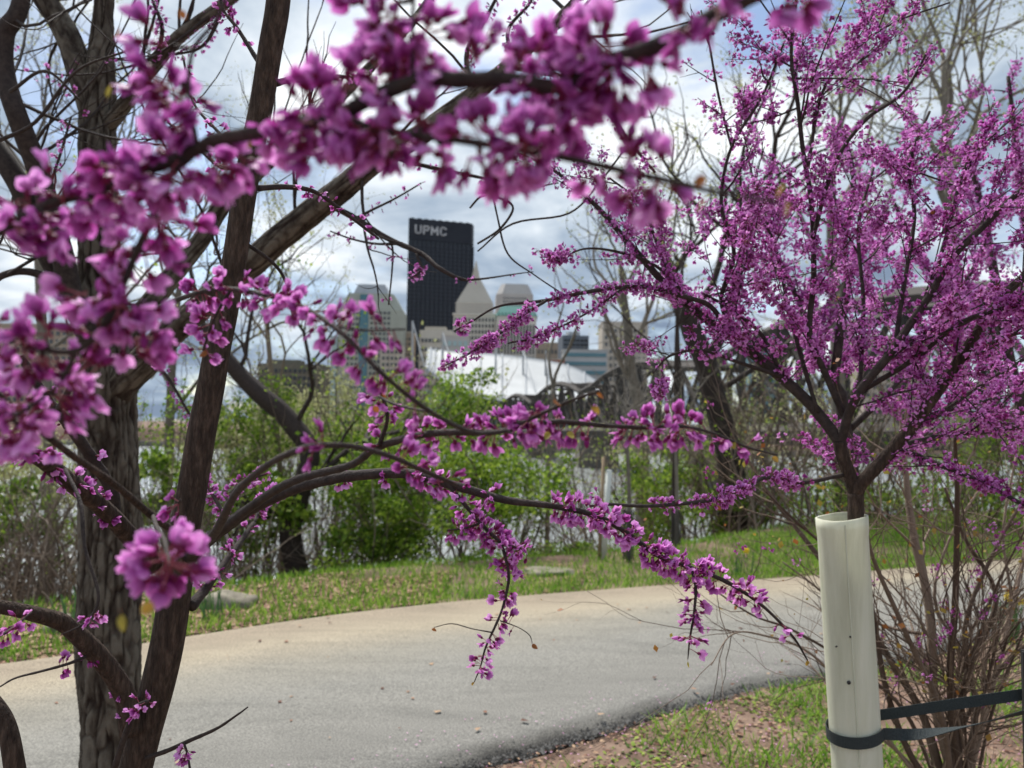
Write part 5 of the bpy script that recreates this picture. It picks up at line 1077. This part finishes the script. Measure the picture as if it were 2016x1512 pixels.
GT.add('U1', rw([(1762, 682, 10), (1780, 560, 9), (1800, 430, 8), (1790, 320, 7), (1830, 220, 5)], 1.8, 1.9), 'branch', M_TWIG, 8)
GT.add('U2', rw([(1830, 582, 9), (1870, 440, 8), (1900, 330, 7), (1960, 230, 5)], 1.75, 1.85), 'branch', M_TWIG, 8)
GT.add('U3', rw([(1610, 812, 9), (1560, 640, 8), (1530, 500, 7), (1490, 380, 6), (1470, 300, 4)], 1.86, 2.1), 'branch', M_TWIG, 8)
GT.add('U4', rw([(1692, 772, 9), (1700, 600, 8), (1690, 450, 7), (1720, 330, 5)], 1.84, 2.05), 'branch', M_TWIG, 8)
m, C = crown_twigs(GT, ['R', 'C', 'V', 'V4', 'RM', 'RN', 'R2', 'R3', 'R4', 'U1', 'U2', 'U3', 'U4', 'LE'], .019, (90, 270), 4, .75, .10)
m2, C2 = crown_twigs(GT, ['V2', 'V3', 'V5', 'RL', 'LF', 'L2', 'L3'], .022, (50, 140), 3, .5, .10, lvl2=.7)
m3, C3 = crown_twigs(GT, ['L'], .026, (80, 240), 3, .6, .45, f0=.2, lvl2=1.2)
for a in (m, m2, m3): attach(a.build('twigs', M_TWIG, kind='stuff'), t)
def seats(LB, key, f0, f1, n_):
    n_ = int(n_ * 1.15)
    pts, rad = LB.S[key]; out = []
    for k in range(n_):
        x = (f0 + (f1 - f0) * rng.random()) * (len(pts) - 2); j = int(x); out.append((pts[j] * (1 - x + j) + pts[j + 1] * (x - j) + rng.normal(size=3) * .004, rdir(-.25)))
    return out
C4 = seats(GT, 'LA', .25, .62, 34) + seats(GT, 'LA', .9, 1, 5) + seats(GT, 'LB', .15, .75, 34) + seats(GT, 'LB', .9, 1, 5) + seats(GT, 'LC', .05, .9, 26) + seats(GT, 'LD', .15, .33, 16) + seats(GT, 'LD', .4, .62, 22) + seats(GT, 'LD', .68, .72, 4) + seats(GT, 'LD', .95, 1, 3) + seats(GT, 'RL', .3, 1, 18)
allC = [c for c in C + C2 + C3 + C4]
print('clusters', len(allC))
put_clusters(t, allC, 300, False, .84)
for k in range(26):
    c = allC[int(rng.integers(0, len(allC)))]; leaf_obj(t, c[0] + rdir() * .012, rdir(-.2), .011)

# the plastic tube with an open top and a small drainage hole
base = gb.copy(); topc_ = P(1657, 1017, dG); lowc = P(1688, 1512, dG); axis = nrm(topc_ - lowc); botp = topc_ - axis * ((topc_[2] + .02) / axis[2])
t = thing('tree_guard', 'tall cream white plastic tube guarding the young redbud trunk', 'tree guard', (botp[0], botp[1], 0))
rt = 47.0 * dG / FPX; n_, k_ = 60, 56; Rm = rot_to(axis, 0); V = []
Lt = np.linalg.norm(topc_ - botp)
for rr_, sg in ((rt, 1), (rt - .0022, -1)):
    for i_ in range(n_):
        z = Lt * i_ / (n_ - 1); e = mnoise.noise(Vector((z * 2.2, 3, sg * 0))) * .0016
        for j in range(k_):
            a = j / k_ * 2 * math.pi; tpx = (.003 * math.sin(a * 1 + .6) + .0012 * math.sin(3 * a)) if i_ == n_ - 1 else 0
            r_ = rr_ + e + .0004 * math.sin(a * 9) + (.0018 if i_ >= n_ - 2 and sg > 0 else 0) + (1 - i_ / n_) * .002; V.append(botp + Rm @ np.array((math.cos(a) * r_, math.sin(a) * r_, z + tpx)))
i_ = np.arange(n_ - 1)[:, None] * k_; j = np.arange(k_)[None]; F = np.stack([i_ + j, i_ + (j + 1) % k_, i_ + k_ + (j + 1) % k_, i_ + k_ + j], -1).reshape(-1, 4); N0 = n_ * k_
rim = np.array([((n_ - 1) * k_ + q, (n_ - 1) * k_ + (q + 1) % k_, N0 + (n_ - 1) * k_ + (q + 1) % k_, N0 + (n_ - 1) * k_ + q) for q in range(k_)])
m = MB().add(np.array(V), [(F, 0), (F[:, ::-1] + N0, 0), (rim, 0)], .5); attach(m.build('tube_wall', M_TUBE), t)
def on_tube(px, py, lift=.0):
    """point of the tube's camera side under a pixel"""
    o_ = np.array((0, 0, EYE)); d = nrm(P(px, py, 1) - o_); w_ = o_ - botp; dp = d - axis * np.dot(d, axis); wp = w_ - axis * np.dot(w_, axis); A_ = np.dot(dp, dp); B_ = 2 * np.dot(dp, wp); C_ = np.dot(wp, wp) - (rt + lift) ** 2; disc = max(B_ * B_ - 4 * A_ * C_, 0); s_ = (-B_ - math.sqrt(disc)) / (2 * A_); return o_ + d * s_
for px, py, r_ in ((1671, 1344, .0042), (1646, 1273, .0018), (1674, 1254, .0018)):
    p = on_tube(px, py, .003); nn_ = nrm((p - botp) - axis * np.dot(p - botp, axis)); m = MB(); tube(m, [p - nn_ * .003, p + nn_ * .0012], r_, 14); attach(m.build('drain_hole', M_STEEL), t)
sp_ = np.array([on_tube(1664 + 32 * k / 20.0, 1034 + 520 * k / 20.0, .0032) for k in range(21)])
def seam_strip(c, w_):
    m = MB(); sd0 = nrm(np.cross(axis, (0, 1.0, 0))); V = []
    for p in c: V += [p - sd0 * w_ / 2, p + sd0 * w_ / 2, p + sd0 * w_ / 2 + (0, .004, 0), p - sd0 * w_ / 2 + (0, .004, 0)]
    m.add(np.array(V), [(np.array([(k * 4 + a, k * 4 + (a + 1) % 4, k * 4 + 4 + (a + 1) % 4, k * 4 + 4 + a) for k in range(len(c) - 1) for a in range(4)]), 0)]); return m
attach(seam_strip(sp_, .0022).build('seam', material('tube_seam', (0.52, 0.54, 0.42), (0.66, 0.67, 0.54), 12, .5), None, False), t)
# webbing strap: round the tube and off to the stake
pe1, pe2 = P(2012, 1378, 1.78), P(2012, 1402, 1.74); stp = P(2016, 1390, 1.78)
t = thing('webbing_strap', 'dark grey webbing strap looped round the white tube and tied to the stake', 'strap', (lowc[0], lowc[1], lowc[2]))
def ribbon(center, side, wid, th=.0016):
    m = MB(); n_ = len(center); tn = np.gradient(center, axis=0); V = []
    for k in range(n_):
        s_ = nrm(side[k]); q = nrm(np.cross(tn[k], s_)); w_ = wid[k] if hasattr(wid, '__len__') else wid
        V += [center[k] - s_ * w_ / 2 - q * th / 2, center[k] + s_ * w_ / 2 - q * th / 2, center[k] + s_ * w_ / 2 + q * th / 2, center[k] - s_ * w_ / 2 + q * th / 2]
    F = [(k * 4 + a, k * 4 + (a + 1) % 4, k * 4 + 4 + (a + 1) % 4, k * 4 + 4 + a) for k in range(n_ - 1) for a in range(4)]
    m.add(np.array(V), [(np.array(F), 0)]); return m
zc = lambda py: float(np.dot(P(1688, py, dG) - botp, axis) / 1.0)
# loop: from the back right, round the left, across the front, then to the right
cen, sid = [], []
for a in np.linspace(math.radians(75), math.radians(-40) + 2 * math.pi, 40):
    uu = (a - math.radians(75)) / (math.radians(-40) + 2 * math.pi - math.radians(75)); front = -math.sin(a)
    z = zc(1432 + 8) + .0; p = botp + axis * (zc(1432)) + (nrm(np.cross(np.cross(axis, (1.0, 0, 0)), axis)) * math.cos(a) + nrm(np.cross(axis, (1.0, 0, 0))) * math.sin(a)) * (rt + .0075); cen.append(p + axis * (-.012 * math.sin(uu * math.pi))); sid.append(axis)
cen, sid = np.array(cen), np.array(sid)
attach(ribbon(cen, sid, .027).build('loop', M_STRAP, None, False), t)
e0 = cen[-1]; S = spline(np.array([e0, P(1800, 1446, 1.80), P(1860, 1438, 1.79), P(1930, 1424, 1.77), P(2016, 1402, 1.75), P(2060, 1394, 1.74)]), 8); uu = np.linspace(0, 1, len(S))
vd = nrm(P(1900, 1420, 1) - np.array((0, 0, EYE))); sd_ = np.array([nrm(np.array((0, 0, 1.0)) * math.cos(a) + vd * math.sin(a)) for a in np.pi * .5 * np.interp(uu, [0, .2, .5, .62, 1], [0, .35, .92, 1.0, 1.55])])
attach(ribbon(S, sd_, .026).build('lower_tail', M_STRAP, None, False), t)
e1 = cen[0]; S = spline(np.array([e1, P(1738, 1407, 1.88), P(1860, 1389, 1.84), P(2016, 1367, 1.79), P(2060, 1361, 1.78)]), 8)
attach(ribbon(S, np.tile((0, 0, 1.0), (len(S), 1)), .026).build('upper_tail', M_STRAP, None, False), t)
sb = P(2027, 1400, 1.77); t = thing('metal_stake', 'dark metal stake at the right edge holding the strap', 'stake', (sb[0], sb[1], 0))
tp_ = P(2018, 1285, 1.77); m = MB(); c_ = np.array((sb[0], sb[1]))
for (x0, x1, y0, y1) in ((-.014, .014, -.003, .003), (-.003, .003, .003, .022)): m.add(box_v(c_[0] + x0, c_[0] + x1, c_[1] + y0, c_[1] + y1, -.1, tp_[2]), [(BOXF, 0)])
attach(m.build('stake_bar', M_STEEL, None, False), t)
m = MB()
for k in range(14): z = .1 + k * .06; m.add(box_v(c_[0] - .004, c_[0] + .004, c_[1] - .009, c_[1] - .0035, z, z + .012), [(BOXF, 0)])
attach(m.build('stud', M_STEEL, None, False), t)

# ------------------------------------------------------------------ other redbuds behind, and the stemmy shrub
def back_redbud(label, rows, D, limbs, per, lens, sc=1.0, wtw=3):
    pts, rad = chain([(x, y, w_, D) for x, y, w_ in rows], 8, .2); g = gz(pts[0][0], pts[0][1]); t = thing('redbud_tree', label, 'tree', (pts[0][0], pts[0][1], g)); LB = Limbs(t)
    LB.add('trunk', [(x, y, w_, D) for x, y, w_ in rows], 'trunk', M_TWIG, 10, 8, .2, z_to=np.array((pts[0][0], pts[0][1], g - .05)))
    keys = []
    for k, L_ in enumerate(limbs): LB.add(k, [(x, y, w_, D * dd) for x, y, w_, dd in L_], 'limb', M_TWIG, 8); keys.append(k)
    s_ = D / dG; m, C = crown_twigs(LB, keys, per / s_, (lens[0] * s_, lens[1] * s_), wtw * s_, .6, .25, f0=.15)
    attach(m.build('twigs', M_TWIG, kind='stuff'), t); put_clusters(t, C, 0, True, sc); return t
back_redbud('second redbud with a grey trunk just behind the guarded tree', [(1690, 1100, 26), (1684, 980, 26), (1668, 860, 25), (1655, 770, 24)], 2.6,
            [[(1655, 775, 20, 1), (1642, 740, 19, 1), (1655, 650, 18, 1), (1668, 560, 17, 1), (1662, 480, 14, 1), (1680, 360, 10, 1), (1660, 250, 7, 1)], [(1660, 780, 18, 1), (1610, 700, 16, 1), (1575, 600, 12, 1.05), (1520, 480, 9, 1.1), (1480, 380, 6, 1.1)], [(1670, 850, 14, 1), (1760, 760, 12, 1), (1850, 640, 10, 1.05), (1920, 520, 8, 1.1), (1960, 420, 6, 1.1)]], .026, (70, 190))
back_redbud('third redbud filling the right edge with blurred blossom', [(2060, 1180, 40), (2050, 1000, 36), (2030, 860, 30)], 3.8,
            [[(2030, 860, 26, 1), (1990, 720, 22, 1), (1960, 560, 18, 1), (1930, 400, 12, 1.05), (1900, 280, 8, 1.05)], [(2030, 860, 22, 1), (2040, 650, 18, 1), (2020, 450, 14, 1), (2000, 280, 10, 1), (1985, 150, 7, 1)], [(2010, 780, 18, 1), (1900, 640, 14, 1), (1820, 520, 10, 1.1), (1760, 400, 7, 1.1)], [(2000, 740, 14, 1), (1900, 760, 12, 1), (1820, 740, 9, 1), (1740, 700, 7, 1)]], .014, (60, 170), 1.05)

dS = 2.45; gb = G(1880, 1660); gb = P(1890, 1790, dS); gb = np.array((gb[0], gb[1], 0)); t = thing('stemmy_shrub', 'brown many stemmed leafless shrub right of the white tube', 'shrub', gb); SH = Limbs(t)
stems = [[(1880, 1560, 22), (1840, 1380, 20), (1830, 1200, 18), (1800, 1060, 16), (1780, 900, 10), (1770, 780, 6)], [(1890, 1560, 18), (1870, 1350, 15), (1880, 1200, 13), (1884, 1000, 10), (1880, 860, 7)], [(1870, 1580, 18), (1820, 1420, 16), (1760, 1310, 14), (1690, 1200, 12), (1600, 1080, 10), (1520, 980, 7), (1470, 900, 4)], [(1900, 1560, 16), (1940, 1400, 14), (1980, 1240, 12), (2010, 1120, 9), (2040, 1000, 7)],
         [(1860, 1580, 16), (1790, 1480, 13), (1740, 1340, 11), (1710, 1180, 9), (1640, 1090, 7), (1560, 1020, 5), (1500, 960, 3)], [(1885, 1560, 13), (1900, 1340, 11), (1960, 1180, 9), (1900, 1060, 7), (1860, 960, 5)], [(1875, 1560, 14), (1850, 1400, 12), (1780, 1240, 10), (1720, 1100, 8), (1700, 1000, 5)], [(1895, 1570, 14), (1920, 1400, 11), (1900, 1240, 9), (1960, 1080, 7), (2030, 960, 5)],
         [(1860, 1580, 9), (1780, 1400, 8), (1660, 1300, 6), (1560, 1240, 5), (1480, 1210, 4), (1390, 1150, 3)], [(1850, 1590, 8), (1720, 1420, 7), (1600, 1290, 5), (1500, 1250, 4), (1440, 1250, 3), (1400, 1310, 2)], [(1870, 1560, 10), (1900, 1420, 9), (1960, 1330, 8), (2030, 1260, 7)], [(1880, 1560, 12), (1860, 1440, 10), (1890, 1300, 8), (1840, 1180, 6), (1870, 1060, 5), (1930, 960, 4)], [(1885, 1560, 10), (1930, 1450, 9), (1940, 1300, 8), (1990, 1200, 6), (1975, 1050, 5), (2000, 900, 4)]]
for k in range(24):
    x0 = rng.uniform(1840, 1925); xe = rng.uniform(1540, 2100); ye = rng.uniform(930, 1330); w0 = rng.uniform(5, 11) if k < 8 else rng.uniform(2.5, 5); bo = rng.uniform(-50, 50)
    stems.append([(x0, 1580, w0), (x0 + (xe - x0) * .18 + bo * .4, 1580 + (ye - 1580) * .33, w0 * .85), (x0 + (xe - x0) * .5 + bo, 1580 + (ye - 1580) * .66, w0 * .6), (x0 + (xe - x0) * .8 + bo * .4, 1580 + (ye - 1580) * .88, w0 * .4), (xe, ye, w0 * .25)])
m = MB(); tips = []
for k, K in enumerate(stems):
    d0, d1 = dS, dS * rng.uniform(.86, 1.12); SH.add(k, rw(K, d0, d1), 'stem', M_SHRUB, 8, 7, .35)
    pts, rad = SH.S[k]
    for q in range(9):
        j = int(rng.integers(len(pts) // 5, len(pts) - 1)); twig(m, pts[j], nrm(nrm(pts[j + 1] - pts[j]) + rng.normal(size=3) * .55), rng.uniform(.12, .34), max(.0014, rad[j] * .4), 2, tips, .12, 4, (0, 3), .16, .62, 5, .6)
attach(m.build('twigs', M_SHRUB, kind='stuff'), t)
tp = np.array(tips); 
m = MB(); leaf_cloud(m, tp[rng.integers(0, len(tp), 420)] + rng.normal(size=(420, 3)) * .006, .016); attach(m.build('leaf_buds', M_LEAF, kind='stuff'), t)
for px0, py0, dd in ((1790, 1140, 2.6), (1770, 1210, 2.7), (1880, 1130, 2.7), (1610, 1195, 2.3)):
    pass
kk = [(tp[int(rng.integers(0, len(tp)))], rdir(-.2)) for q in range(60)]; m = MB(); 
for k in range(4): m.many(CL2[k], np.array([rot_to(c[1]) * .75 for c in kk[k::4]]), np.array([c[0] for c in kk[k::4]]))
o = attach(m.build('blossoms', FLM, kind='stuff'), t); o['label'] = 'scattered small pink blossoms on the shrub'
print('tris', sum(len(o.data.polygons) for o in bpy.data.objects if o.type == 'MESH' and o.data.users == 1), 'objects', len(bpy.data.objects))
